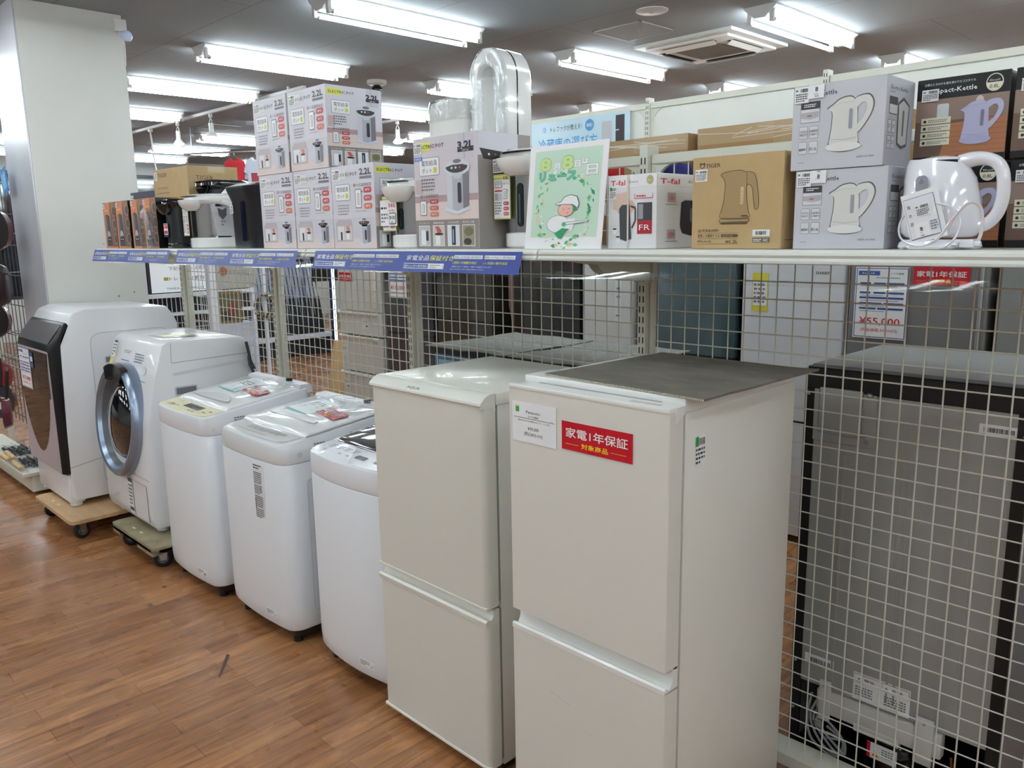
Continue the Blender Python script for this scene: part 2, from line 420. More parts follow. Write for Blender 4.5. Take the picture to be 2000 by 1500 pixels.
slab = ['leftmost white shelf carrying the orange heater boxes', 'white shelf carrying the black pots and stacked pot boxes', 'white shelf carrying the large pot box and green poster', 'rightmost white shelf carrying the kettle boxes']
LIP = [(0, 0), (0, -.004), (-.004, -.006), (-.006, -.012), (-.003, -.018), (-.008, -.024), (-.008, -.029), (.002, -.031), (.03, -.031), (.03, -.028), (.006, -.026), (.006, -.004), (.03, -.004), (.03, 0)]
CLEAR = film('clear_holder', (252, 253, 253), .02, .04, bump=.015, bscale=5)
for i in range(4):
    L = PX[i+1]-PX[i]
    t = thing('long_shelf', slab[i], 'shelf', (PX[i], YF, ZS), group='white shelves above the appliances')
    MB().box(.002, L-.002, .02, .49, -.022, 0, BOARD, .002, 1).build('board', t)
    b = MB(); b.prism(LIP, 'x', .003, L-.003, BOARD); b.build('front_rail', t)
    # plate brackets hang below at both ends
    for sx, e in ((0, .018), (1, L-.021)):
        pr = [(.06, -.022), (.485, -.022), (.485, -.115), (.47, -.12), (.455, -.108)]
        pr += [(.455-.25*math.sin(R(q*10))*.9, -.108+.07*(1-math.cos(R(q*10)))) for q in range(1, 9)]+[(.1, -.034)]
        MB().prism(pr, 'x', e, e+.003, CREAM).build('bracket', t)
# clear price holders clipped to the shelf fronts and the blue banners inside them
hl = ['clear price holder on the leftmost shelf front', 'clear price holder on the shelf front below the stacked pot boxes', 'clear price holder on the shelf front below the large pot box', 'empty clear price holder on the rightmost shelf front']
for i in range(4):
    L = PX[i+1]-PX[i]
    b = MB(); x0, x1 = .006, L-.006
    sl = .02
    rings = [[(x0, -.012, -.006), (x1, -.012, -.006)], [(x0, -.012-sl*.5, -.038), (x1, -.012-sl*.5, -.038)], [(x0, -.012-sl, -.07), (x1, -.012-sl, -.07)], [(x0, -.0155-sl, -.0745), (x1, -.0155-sl, -.0745)],
             [(x0, -.021-sl, -.071), (x1, -.021-sl, -.071)], [(x0, -.018-sl*.5, -.038), (x1, -.018-sl*.5, -.038)], [(x0, -.016, -.004), (x1, -.016, -.004)]]
    b.loft(rings, CLEAR, False, False, closed=False)
    o = b.build('price_holder', loc=(PX[i], YF, ZS)); tag(o, hl[i], 'price holder', 'clear price holders on the shelf fronts')
def banner(xa, xb, label):
    b = MB(); W = (xb-xa)/2; H = .0655
    v = Vector((0, .0195, .064)).normalized()
    o0 = Vector((0, -.034, -.0695))
    BL = mat('banner_blue', (14, 50, 150), .35); 
    P = Pl(b, o0, (1,0,0), v, .00025)
    sh = .022
    for s in (0, 1):
        ox = s*W
        P.poly([(ox-(0 if s else sh*.0), 0), (ox+W, 0), (ox+W, H), (ox, H)], BL, 0)
        P.text('家電全品', ox+.018, H*.58, H*.2, PAPER, 1, w=W*.215, bold=.006, shear=.15)
        P.text('保証付き', ox+.018+W*.222, H*.58, H*.2, pc(236, 236, 90), 1, w=W*.215, bold=.006, shear=.15)
        P.rect(ox+.012, H*.16, W*.37, H*.26, PAPER, 1); P.rect(ox+.014, H*.19, W*.225, H*.2, BL, 2)
        P.text('最大12ヵ月の動作保証', ox+.017, H*.23, H*.1, PAPER, 3, w=W*.21, bold=.004)
        P.dash(ox+W*.27, H*.2, W*.09, H*.17, GREY, 2, 2, 4)
        P.ell(ox+W*.385, H*.29, .0035, .0055, pc(225, 200, 200), 2, 12)
        for q, (tt, t2) in enumerate((('税抜1,000円未満の電化製品は', '1週間の初期動作保証'), ('税抜1,000円以上の電化製品は', '6ヶ月間の動作保証'))):
            xx = ox+W*(.47+.25*q)
            P.rect(xx, H*.66, W*.235, H*.17, PAPER, 1); P.text(tt, xx+.003, H*.7, H*.075, pc(30, 50, 110), 2, w=W*.22)
            P.text(t2, xx-.002, H*.43, H*.1, pc(236, 226, 70), 1, w=W*(.2 if q == 0 else .19), bold=.004, shear=.1)
        P.text('※保証にあたり一部条件、対象外の商品がございます。', ox+W*.46, H*.27, H*.055, PAPER, 1, w=W*.33)
        P.text('詳しくはスタッフまでお問い合わせください。', ox+W*.455, H*.15, H*.055, PAPER, 1, w=W*.28)
    o = b.build('blue_banner', loc=(xa, YF, ZS), smooth=False); tag(o, label, 'banner', 'blue guarantee banners on the shelf fronts')
banner(-5.0, -3.95, 'leftmost blue banner with white and yellow print, below the orange boxes')
banner(-3.86, -2.765, 'middle blue banner with white and yellow print, below the stacked pot boxes')
banner(-2.64, -1.575, 'right blue banner with white and yellow print, below the large pot box')
# ============================================================ fridges and washers in the front row
FW = mat('fridge_white_warm', (226, 223, 215), .38, coat=.15, bump=.012, bscale=300)
FC = mat('fridge_cream', (222, 220, 211), .38, coat=.15, bump=.012, bscale=300)
FCT = mat('fridge_cream_trim', (232, 231, 222), .3, coat=.2)
FT = mat('fridge_trim_white', (236, 236, 232), .3, coat=.2)
GASK = mat('gasket_grey', (150, 150, 146), .6)
RUB = mat('black_rubber', (22, 22, 24), .6)
# ---- cream two-door fridge
def door_slab(b, w, z0, z1, y0, y1, m, r=.018):
    """door with rounded vertical front edges, local x 0..w"""
    pts = [(0, y1), (0, y0+r)]+[(r-r*math.cos(R(a)), y0+r-r*math.sin(R(a))) for a in (22, 45, 67)]+[(r, y0), (w-r, y0)]+[(w-r+r*math.sin(R(a)), y0+r-r*math.cos(R(a))) for a in (22, 45, 67)]+[(w, y0+r), (w, y1)]
    b.prism(pts, 'z', z0, z1, m)
f = thing('refrigerator', 'cream two-door fridge between the dark-lid washer and the fridge with the red sign', 'refrigerator', (-2.148, 1.478, 0))
W = .53
b = MB(); b.box(.004, W-.004, .062, .53, .03, 1.165, FC, .004, 2)
b.box(.02, .06, .08, .12, 0, .03, RUB); b.box(W-.06, W-.02, .08, .12, 0, .03, RUB); b.box(.02, .06, .45, .49, 0, .03, RUB); b.box(W-.06, W-.02, .45, .49, 0, .03, RUB)
b.box(.0, W, .056, .535, 1.165, 1.2, FCT, .004, 2)
b.build('cabinet', f)
b = MB(); door_slab(b, W, .568, 1.168, 0, .05, FC); b.box(.004, W-.004, .05, .062, .575, 1.16, GASK)
d = b.build('upper_door', f)
b = MB(); b.prism([(.05, 1.168), (.0, 1.168), (-.006, 1.171), (-.005, 1.178), (.012, 1.193), (.03, 1.2), (.05, 1.2)], 'x', 0, W, FCT, bev=0)
P = Pl(b, (.19, -.002, 1.181), (1,0,0), Vector((0, .72, .5)), .0006)
P.text('AQUA', .0, .002, .011, pc(120, 118, 112), 2, w=.062, bold=.01)
b.prism([(-.004, 1.168), (.05, 1.168), (.05, 1.15), (.044, 1.15), (.044, 1.162), (-.004, 1.162)], 'x', W-.006, W+.001, FCT)
b.build('top_cap', d)
b = MB(); b.box(0, W, -.002, .048, .562, .568, FCT, .001, 1); b.build('door_edge', d)
b = MB(); door_slab(b, W, .048, .51, 0, .05, FC); b.box(.004, W-.004, .05, .062, .055, .55, GASK)
d = b.build('lower_door', f)
b = MB(); b.prism([(-.002, .51), (-.004, .524), (.002, .53), (.018, .526), (.026, .535), (.028, .555), (.05, .555), (.05, .51)], 'x', 0, W, FCT); b.build('handle_groove', d)
b = MB(); b.box(0, W, -.003, .05, .04, .05, FCT, .0015, 1); b.build('door_edge', d)

# ---- white two-door fridge with the red sign
f = thing('refrigerator', 'white two-door fridge with a red sign and a grey sheet on top', 'refrigerator', (-1.405, 1.375, 0))
W = .475
b = MB(); b.box(.002, W-.002, .062, .56, .03, 1.26, FW, .003, 2)
for xx in (.03, W-.07):
    for yy in (.08, .5): b.box(xx, xx+.04, yy, yy+.04, 0, .03, RUB)
b.box(0, W, .058, .16, 1.26, 1.292, FT, .003, 2); b.box(.003, W-.003, .16, .555, 1.26, 1.287, FT, .002, 1)
P = Pl(b, (W-.002, .1, 1.13), (0,1,0), (0,0,1))
price_sticker(P, 0, 0, .042, .072, 1, 8, True)
b.build('cabinet', f)
b = MB(); door_slab(b, W, .684, 1.268, 0, .05, FW, .004); b.box(.006, W-.006, .05, .06, .69, 1.26, GASK)
d = b.build('upper_door', f)
b = MB(); b.box(0, W, -.0015, .052, 1.266, 1.279, FT, .003, 2); b.prism([(.02, 1.279), (.05, 1.279), (.05, 1.262), (.02, 1.245)], 'x', W-.002, W+.004, FT)
b.box(.06, .42, .044, .052, 1.2788, 1.2795, GASK); b.box(.36, .44, .012, .026, 1.2788, 1.2794, pc(200, 198, 190))
b.build('top_cap', d)
b = MB(); door_slab(b, W, .06, .632, 0, .05, FW, .004); b.box(.006, W-.006, .05, .06, .065, .67, GASK)
for (x0, z0, x1, z1) in ((.13, .5, .2, .487), (.255, .44, .27, .437)):
    Pl(b, (0, 0, 0)).line(x0, z0, x1, z1, .0012, pc(200, 198, 190), 1)
d = b.build('lower_door', f)
b = MB(); b.prism([(-.001, .63), (-.001, .641), (.004, .645), (.02, .636), (.028, .65), (.03, .678), (.05, .678), (.05, .63)], 'x', 0, W, FT); b.build('handle_groove', d)
b = MB(); b.cyl((W-.006, .045, .672), (W-.006, .045, .69), .006, mat('hinge_steel', (90, 90, 88), .35, metal=1), 10); b.build('hinge_pin', f)
# sheet of worn grey card on top
GC = mat('grey_card', (112, 108, 98), .7, noise=.3, nscale=7, bump=.15, bscale=30, stretch=(1, 2.5, 1))
b = MB(); nx, ny = 10, 10
cor = ((-1.352, 1.455), (-.885, 1.43), (-.862, 1.915), (-1.335, 1.93))
def quadp(u, v): return tuple((1-u)*(1-v)*cor[0][k]+u*(1-v)*cor[1][k]+u*v*cor[2][k]+(1-u)*v*cor[3][k] for k in (0, 1))
top = []; bot = []
for j in range(ny+1):
    for i in range(nx+1):
        x, y = quadp(i/nx, j/ny); rr_ = random.uniform(-.002, .002) if i in (0, nx) or j in (0, ny) else 0
        lift = .004*max(0, (i/nx-.85))*6*(j/ny)
        top.append((x+rr_+1.35, y+rr_-1.43, .0062+lift)); bot.append((x+rr_+1.35, y+rr_-1.43, .0012+lift))
n_ = (nx+1)*(ny+1); fs = []
for j in range(ny):
    for i in range(nx):
        a = j*(nx+1)+i; fs.append((a, a+1, a+nx+2, a+nx+1)); fs.append((a+n_, a+n_+nx+1, a+n_+nx+2, a+n_+1))
ring = [i for i in range(nx+1)]+[j*(nx+1)+nx for j in range(1, ny+1)]+[ny*(nx+1)+i for i in range(nx-1, -1, -1)]+[j*(nx+1) for j in range(ny-1, 0, -1)]
for a, c in zip(ring, ring[1:]+ring[:1]): fs.append((a, a+n_, c+n_, c))
b.add(top+bot, fs, GC)
# worn pale scuffs and the corrugated cut edge
P = Pl(b, (0, 0, .0062), (1,0,0), (0,1,0))
for q in range(26):
    x = random.uniform(.05, .42); y = random.uniform(.06, .42); a = random.uniform(-.5, .9); l_ = random.uniform(.008, .03)
    P.line(x, y, x+l_*math.cos(a), y+l_*math.sin(a), .0007, pc(170, 166, 156), 1)
for q in range(90):
    x = .0+q*.0052; b.box(x, x+.0028, .0235-.00055*q*.5-.003+.0, .0235-.00055*q*.5, .0018, .0056, pc(190, 182, 165))
o = b.build('card_sheet', loc=(-1.35, 1.43, 1.2915)); tag(o, 'worn dark grey card sheet lying on the white fridge with the red sign', 'sheet')
# price card and red guarantee sign on its door
b = MB(); b.box(0, .146, 0, .0006, 0, .1, PAPER); P = Pl(b, (0, 0, 0), step=.0003)
P.rr(.012, .074, .012, .014, .001, pc(50, 170, 80), 1); P.rect(.013, .086, .008, .004, pc(230, 180, 60), 2); P.text('SALE'[:0] or '・', .014, .078, .004, PAPER, 2)
P.text('Panasonic', .048, .073, .0085, INK, 1, w=.046)
P.text('2ドア冷蔵庫', .054, .0635, .0045, INK, 1, w=.034); P.rect(.005, .060, .136, .001, INK, 1); P.text('2024', .13, .0625, .002, INK, 1)
P.text('NR-B16C1-W 2024年製 156L クリーニング済', .02, .0525, .0038, INK, 1, w=.105)
P.text('¥30,000', .053, .032, .0085, INK, 1, w=.036); P.text('(税込¥33,000)', .04, .018, .0085, INK, 1, w=.062)
o = b.build('price_card', loc=(-1.392, 1.3735, 1.137), smooth=False); tag(o, 'white paper price card on the fridge door left of the red sign', 'price card')
def red_sign(name='guarantee_sign', w=.205, h=.0675):
    b = MB(); b.box(0, w, 0, .0008, 0, h, mat('sign_red', (200, 18, 42), .22, coat=.4)); P = Pl(b, (0, 0, 0), step=.0003); k = w/.205
    P.text('家電1年保証', .0125*k, .0325*k, .0185*k, PAPER, 1, w=.18*k, bold=.012)
    P.text('対象商品', .0595*k, .010*k, .0105*k, pc(250, 215, 30), 1, w=.078*k, bold=.01)
    P.rect(.0125*k, .0145*k, .039*k, .0009*k, pc(250, 200, 30), 1); P.rect(.145*k, .0145*k, .044*k, .0009*k, pc(250, 200, 30), 1)
    return b
o = red_sign().build('guarantee_sign', loc=(-1.228, 1.373, 1.1432), smooth=False); tag(o, 'red sign with white and yellow print on the nearest white fridge door', 'sign', 'red guarantee signs')

# ---- top-loading washers
def bend(c, n0, W, D, bu):
    for i in range(n0, len(c.v)):
        x, y, z = c.v[i]; c.v[i] = (x, y-bu*(1-min(1, abs((x-W/2)/(W/2)))**2)-.0006, z)
WW = mat('washer_white', (233, 235, 240), .3, coat=.35, bump=.01, bscale=200)
WL = mat('washer_lid_white', (230, 231, 231), .18, coat=.6)
WS = mat('washer_side_grey', (212, 219, 226), .4, coat=.2)
BLK = mat('black_plastic', (20, 20, 22), .3)
def washer(label, X, Y, W, D, zf, zb, lidmat, style):
    """cabinet + tub top with front control panel + lid; zf/zb heights of the top at front and back"""
    t = thing('top_loading_washer', label, 'washing machine', (X, Y, 0))
    zc = zf-.085; r = .05; bu = .018 if style != 'dark' else .03
    c = MB()
    rs = [rrect(W/2, D/2, W-.016, D-.016, r, .062, bulge=bu), rrect(W/2, D/2, W-.006, D-.006, r, .075, bulge=bu), rrect(W/2, D/2, W, D, r, .12, bulge=bu), rrect(W/2, D/2, W, D, r, zc-.004, bulge=bu), rrect(W/2, D/2, W-.004, D-.004, r, zc, bulge=bu)]
    c.loft(rs, WW)
    P = Pl(c, (W, .0, 0), (0,1,0), (0,0,1), .001)
    # pressed panel on the side
    P.frame(.1, .13, D-.2, zc-.2, .02, .0035, WS, WW, 1); P.frame(.12, .17, D-.24, zc-.28, .015, .003, WS, WS, 3)
    P = Pl(c, (0, -bu, 0))
    if style == 'grey':
        n0 = len(c.v); P2 = Pl(c, (.33, 0, zc-.01), (1, 0, 0), (0, 0, 1), .0007)
        P2.rect(0, -.245, .078, .24, PAPER, 1)
        for q, (z0, hh, rw) in enumerate(((-.03, .022, 2), (-.09, .05, 6), (-.135, .04, 5), (-.19, .05, 6), (-.235, .04, 5))): P2.dash(.006, z0-.0, .06, hh, pc(90, 90, 95), rw, 2, q, .45)
        P2.rect(.006, -.2, .006, .05, pc(120, 120, 120), 2)
        P2.bars(.05, -.115, .008, .012, GREY, 4, 3); bend(c, n0, W, D, bu)
    xs = W-.13 if style != 'yellow' else W-.11
    n0 = len(c.v); P3 = Pl(c, (xs-.06, 0, .1), (1, 0, 0), (0, 0, 1), .0007)
    P3.rect(0, 0, .085, .03, PAPER, 1); P3.dash(.006, .005, .05, .02, pc(110, 110, 110), 3, 2, 3); P3.pline([(.062, .012), (.068, .006), (.078, .016)], .0016, GREY, 2)
    if style == 'yellow': P3.bars(.058, .004, .02, .01, INK, 8, 3)
    bend(c, n0, W, D, bu)
    c.build('cabinet', t)
    b = MB(); b.loft([rrect(W/2, D/2+.01, W-.03, D-.03, r, .03), rrect(W/2, D/2, W-.02, D-.02, r, .062, bulge=bu)], BLK)
    for sx in (.06, W-.06):
        for sy in (.05, D-.06): b.cyl((sx, sy, 0), (sx, sy, .035), .022, BLK, 14)
    b.build('base', t)
    # top frame: tilted ring from front height to back height
    T = MB()
    def tilt(ring, z0, z1): return [(x, y, z0+(z1-z0)*max(0, min(1, y/D))) for x, y, _ in ring]
    e = .004
    rt = .006 if style != 'grey' else .022
    rs = [rrect(W/2, D/2, W-e, D-e, r, zc+.002, bulge=bu), rrect(W/2, D/2, W+.004, D, r, zc+.012, bulge=bu), tilt(rrect(W/2, D/2, W+.002, D, r, 0, bulge=bu), zf-rt, zb-rt),
          tilt(rrect(W/2, D/2, W-rt*.6, D-rt*.6, r, 0, bulge=bu), zf-rt*.3, zb-rt*.3), tilt(rrect(W/2, D/2, W-rt*2, D-rt*2, r, 0, bulge=bu), zf, zb)]
    T.loft(rs, WW if style != 'grey' else mat('washer_pearl', (226, 229, 231), .22, coat=.6))
    P = Pl(T, (W+.003, 0, 0), (0,1,0), (0,0,1), .0005)
    P.dash(.14, zf-.035, .05, .022, GREY, 2, 1, 5)
    if style == 'grey': P.ell(.075, zf-.05, .011, .011, pc(200, 202, 204), 2, 20); P.rect(.31, zf-.03, .012, .03, pc(150, 155, 158), 1)
    if style == 'yellow': P.ell(.04, zf-.055, .009, .006, pc(220, 214, 190), 1, 16)
    tt = T.build('top_frame', t)
    # inclined plane over the whole top
    sl = (zb-zf)/D; v = Vector((0, 1, sl)).normalized()
    cp = MB(); P = Pl(cp, (0, 0, zf+.0006), (1,0,0), v, .0006)
    bw = bu*.9
    def arc(yb, x0, x1, k, n=10): return [(x0+(x1-x0)*q/n, yb-k*(1-(2*q/n-1)**2)) for q in range(n+1)]
    PMt = {'yellow': mat('panel_yellow', (240, 232, 190), .25, coat=.4), 'grey': mat('panel_grey', (182, 180, 176), .3, coat=.3), 'dark': mat('panel_white', (232, 236, 242), .15, coat=.8)}[style]
    if style == 'grey':
        f0 = arc(.022, .075, W-.05, bw); b0 = arc(.105, .055, W-.02, bw*.4)
        P.poly([(.045, .05)]+f0+[(W-.03, .035)]+b0[::-1], PMt, 1)
        P.text('Panasonic', .07, .088, .006, INK, 2, w=.035)
        P.dash(.15, .055, .3, .035, pc(130, 130, 130), 3, 2, 8, .6); P.dash(.1, .03, .36, .014, pc(150, 150, 150), 1, 2, 9, .6)
        for q in range(5): P.rect(.2+q*.045, .058, .024, .02, pc(160, 158, 156), 3)
    elif style == 'yellow':
        P.poly(arc(.012, .015, W-.02, bw)+arc(.11, .01, W-.012, bw*.5)[::-1], PMt, 1)
        P.poly([(.2, .05), (.37, .045), (.375, .085), (.2, .09)], pc(90, 92, 90, .2), 2)
        P.text('SHARP'[:0] or '●●', .1, .085, .004, GREY, 2, w=.03)
        P.dash(.06, .025, .13, .02, pc(150, 145, 110), 2, 2, 3, .6); P.dash(.2, .052, .16, .03, pc(50, 50, 50), 3, 3, 4, .6)
        for xx, yy2 in ((.09, .04), (.3, .022), (.345, .02), (.42, .04), (.45, .06)): P.rr(xx, yy2, .026, .011, .004, pc(150, 148, 130), 2)
    else:
        P.poly(arc(.012, .015, W-.02, bw)+arc(.115, .01, W-.012, bw*.2)[::-1], PMt, 1)
        for q in range(4):
            xx = .06+q*.05; P.dash(xx, .058, .034, .03, pc(110, 120, 150), 3, 2, q, .55); P.rr(xx+.006, .028, .02, .012, .004, pc(175, 185, 205), 2)
        P.rr(.265, .034, .06, .026, .004, pc(15, 15, 18, .15), 3); P.rr(.375, .04, .03, .02, .008, pc(60, 65, 80, .2), 3)
    cp.build('control_panel', t)
    # lid
    ld = MB(); y0, y1 = .115, D-.07
    lm = lidmat
    def lp(x, y, h): return (x, y, zf+sl*y+h)
    nn = 9; rings = []
    m0 = .012 if style != 'dark' else .03
    prof = [(0, 0), (.0, .006), (.004, .010), (.02, .014), (W*.25, .0185), (W*.5, .02)]
    xs_ = [m0+p[0] for p in prof]; hs = [p[1] for p in prof]
    xs_ = xs_+[W-x for x in xs_[::-1][1:]]; hs = hs+hs[::-1][1:]
    ys = [y0, y0+.004, y0+.02, (y0+y1)/2, y1-.02, y1]
    kh = [0, .5, 1, 1, 1, .6]
    for yq, kk in zip(ys, kh): rings.append([lp(x, yq-.3*bw*(1-(2*x/W-1)**2)*(1 if yq < .2 else 0), h*kk) for x, h in zip(xs_, hs)])
    ld.loft(rings, lm, False, False, closed=False)
    ld.add([lp(x, y0-.3*bw*(1-(2*x/W-1)**2), 0) for x in xs_]+[lp(x, y0-.3*bw*(1-(2*x/W-1)**2), -.004) for x in xs_], [(i+1, i, i+len(xs_), i+1+len(xs_)) for i in range(len(xs_)-1)], lm)
    lo = ld.build('lid', t)
    g = MB(); P = Pl(g, (0, 0, zf+.0205), (1,0,0), v, .0005)
    if style == 'yellow':
        P.poly([(.1, .17)]+[(.1+.34*q/10, .165-.03*math.sin(math.pi*q/10)*.5-.012) for q in range(11)]+[(.44, .17)]+[(.44-.34*q/10, .172+.05*math.sin(math.pi*q/10)) for q in range(1, 10)], pc(205, 208, 208, .2), 1)
        P.pline([(.07+.4*q/10, .155-.012*math.sin(math.pi*q/10)) for q in range(11)], .003, pc(120, 122, 124), 2)
    elif style == 'grey':
        P.poly([(.09, .2), (.46, .2), (.44, .235), (.11, .235)], pc(214, 216, 216, .25), 1); P.poly([(.09, .2), (.11, .235), (.11, .275), (.085, .275)], pc(206, 208, 208, .25), 1)
    else:
        pass
    if g.v: g.build('finger_grip', lo)
    # rear hose hump
    h = MB(); h.prism([(D-.07, zf+sl*(D-.07)), (D-.06, zb+.012), (D-.01, zb+.014), (D, zb-.002), (D, zb-.03), (D-.07, zb-.03)], 'x', .004, W-.004, WW)
    h.cyl((W*.72, D-.04, zb+.012), (W*.72, D-.04, zb+.028), .016, BLK, 16)
    h.build('inlet', tt)
    return t
LD = mat('lid_smoke', (66, 68, 74), .08, coat=1)
washer('white top-loading washer with a cream-yellow control panel', -3.955, 1.47, .53, .55, .862, .932, WL, 'yellow')
washer('white top-loading washer with a grey control panel and long front label', -3.33, 1.49, .545, .55, .848, .905, WL, 'grey')
washer('white top-loading washer with a smoky dark lid beside the cream fridge', -2.675, 1.535, .52, .54, .85, .92, LD, 'dark')
# papers and loose film on the lids
def paper(nm, pts, col, label, cat, deco=None, rz=0):
    b = MB(); zc_ = [p[2] for p in pts]; P0 = Vector(pts[0])
    b.add([tuple(Vector(p)-P0) for p in pts], [(0, 1, 2, 3)], col)
    u = Vector(pts[1])-P0; v = Vector(pts[3])-P0
    if deco: deco(Pl(b, (0, 0, 0), u, (v-u*(v.dot(u)/u.dot(u))), .0008), u.length, v.length)
    o = b.build(nm, loc=tuple(P0), smooth=False); tag(o, label, cat); return o
for (bx, by, zf, sl, nm) in ((-3.955, 1.47, .884, .127, 'yellow-panel'), (-3.33, 1.49, .868, .104, 'grey-panel')):
    def q(x, y): return (bx+x, by+y, zf+sl*y)
    paper('leaflet', [q(.1, .27), q(.3, .25), q(.34, .42), q(.14, .44)], pc(226, 234, 234, .3), 'pale leaflet with a teal edge on the lid of the %s washer' % nm, 'leaflet',
          lambda P, w_, h_: (P.rect(.002, .002, w_-.004, .009, pc(100, 190, 190), 1), P.dash(.05, .09, .1, .05, GREY, 3, 1, 2)))
    def rs_(P, w_, h_): P.rect(0, 0, w_, h_, mat('sign_red', (200, 18, 42), .22), 0.5); P.text('家電1年保証', .01, h_*.45, h_*.28, PAPER, 2, w=w_*.86, bold=.01); P.text('対象商品', w_*.28, h_*.14, h_*.16, pc(250, 205, 30), 2, w=w_*.42, bold=.008)
    o = paper('guarantee_sign', [q(.3, .3), q(.49, .27), q(.5, .345), q(.31, .375)], RED, 'red sign with white print lying on the lid of the %s washer' % nm, 'sign', rs_); o['group'] = 'red guarantee signs'
FILM = film('loose_film', (250, 252, 253), .09, .1, bump=.6, bscale=22)
def film_sheet(nm, x0, x1, y0, y1, zfun, amp, label, seed):
    rnd = random.Random(seed); n = 14; b = MB(); vs = []
    for j in range(n+1):
        for i in range(n+1):
            x = x0+(x1-x0)*i/n; y = y0+(y1-y0)*j/n
            vs.append((x-x0+rnd.uniform(-.004, .004), y-y0+rnd.uniform(-.004, .004), zfun(x, y)-zfun(x0, y0)+amp*(.3+abs(math.sin(x*31+seed)*math.cos(y*23))+rnd.uniform(0, .5))))
    b.add(vs, [(j*(n+1)+i, j*(n+1)+i+1, (j+1)*(n+1)+i+1, (j+1)*(n+1)+i) for j in range(n) for i in range(n)], FILM)
    o = b.build(nm, loc=(x0, y0, zfun(x0, y0)), sharp=180); tag(o, label, 'plastic film'); return o
film_sheet('plastic_film', -3.72, -3.45, 1.72, 1.945, lambda x, y: .886+.127*(y-1.47), .01, 'crumpled clear film on the back of the yellow-panel washer', 1)
film_sheet('plastic_film', -3.12, -2.82, 1.75, 1.965, lambda x, y: .880+.104*(y-1.49), .014, 'crumpled shiny clear film on the back of the grey-panel washer', 2)
# ============================================================ drum washers on dollies
# ---- one with the dark mirror door
t = thing('drum_washer', 'white drum washer with a brown mirrored slanted door and price sheet', 'washing machine', (-5.6, 1.30, .128))
W = .64
prof = [(.03, .03), (.045, .0), (.70, .0), (.72, .05), (.72, .98), (.70, 1.03), (.66, 1.085), (.2, 1.10), (.13, 1.075), (.085, 1.0), (.05, .93), (.03, .5)]
DW = mat('drum_white', (232, 232, 235), .3, coat=.35)
b = MB(); b.prism([(y, z+.035) for y, z in prof], 'x', 0, W, DW, bev=.008)
P = Pl(b, (W, 0, .035), (0,1,0), (0,0,1), .0015)
P.frame(.21, .06, .46, .9, .06, .004, pc(196, 196, 200), DW, 1); P.line(.03, .2, .21, .23, .003, pc(140, 140, 142), 1)
for z in (.78, .25): P.frame(.28, z, .1, .04, .008, .006, pc(206, 206, 210), pc(120, 120, 126), 3)
for z in (.6, .48, .36): P.line(.24, z, .6, z+.01, .012, pc(214, 214, 218), 3)
P.rect(.25, .56, .08, .15, PAPER, 4); P.dash(.255, .57, .07, .13, pc(80, 80, 84), 8, 5, 2)
b.build('cabinet', t)
for sx in (.06, W-.06):
    for sy in (.06, .62): b = MB(); b.cyl((sx, sy, 0), (sx, sy, .022), .034, DW, 18); b.cyl((sx, sy, .022), (sx, sy, .045), .026, DW, 18); b.build('foot', t)
b = MB(); dz = .035
dp = [(-.01, .2), (.035, .19), (.062, .93), (.115, 1.045), (.1, 1.058), (.088, 1.06), (.0, .945), (-.01, .9)]
dp = [(y-.0, z+dz-.03) for y, z in dp]
MIR = mat('mirror_brown', (96, 78, 66), .05, metal=.85); SIL = mat('mirror_silver_lilac', (196, 190, 200), .3, metal=.25)
b.prism(dp, 'x', .02, W+.0, BLK, bev=.006)
dd = b.build('door', t)
b = MB(); P = Pl(b, (.02, -.01, .205), (1,0,0), (0,0,1), .0008); dw = W-.02; dh = .7
P.rr(.006, .005, dw-.012, dh, .01, SIL, 1)
P.poly([(.006, dh*.62)]+[(.006+(dw*.88)*q/16, dh*(.62-.5*math.sin(math.pi*q/16)**.7)) for q in range(1, 16)]+[(.006+dw*.88, dh*.62), (dw-.02, dh*.99), (.01, dh*.99)], MIR, 2)
P.rect(.36, dh*.62, .22, dh*.36, mat('mirror_dark', (40, 40, 46), .05, metal=.6), 3)
P.poly([(.12, .02), (.124, .02), (.124, .0), (.12, 0)], INK, 3)
v = Vector((0, .088, .115)).normalized(); P = Pl(b, (.02, -.001, .951), (1,0,0), v, .0012)
P.poly([(.012, .0), (dw-.016, .0), (dw-.016, .128), (.012, .128)], mat('mirror_black_panel', (150, 150, 156), .12, metal=.45, coat=1, bump=.4, bscale=8), 2)
b.build('door_face', dd, smooth=False)
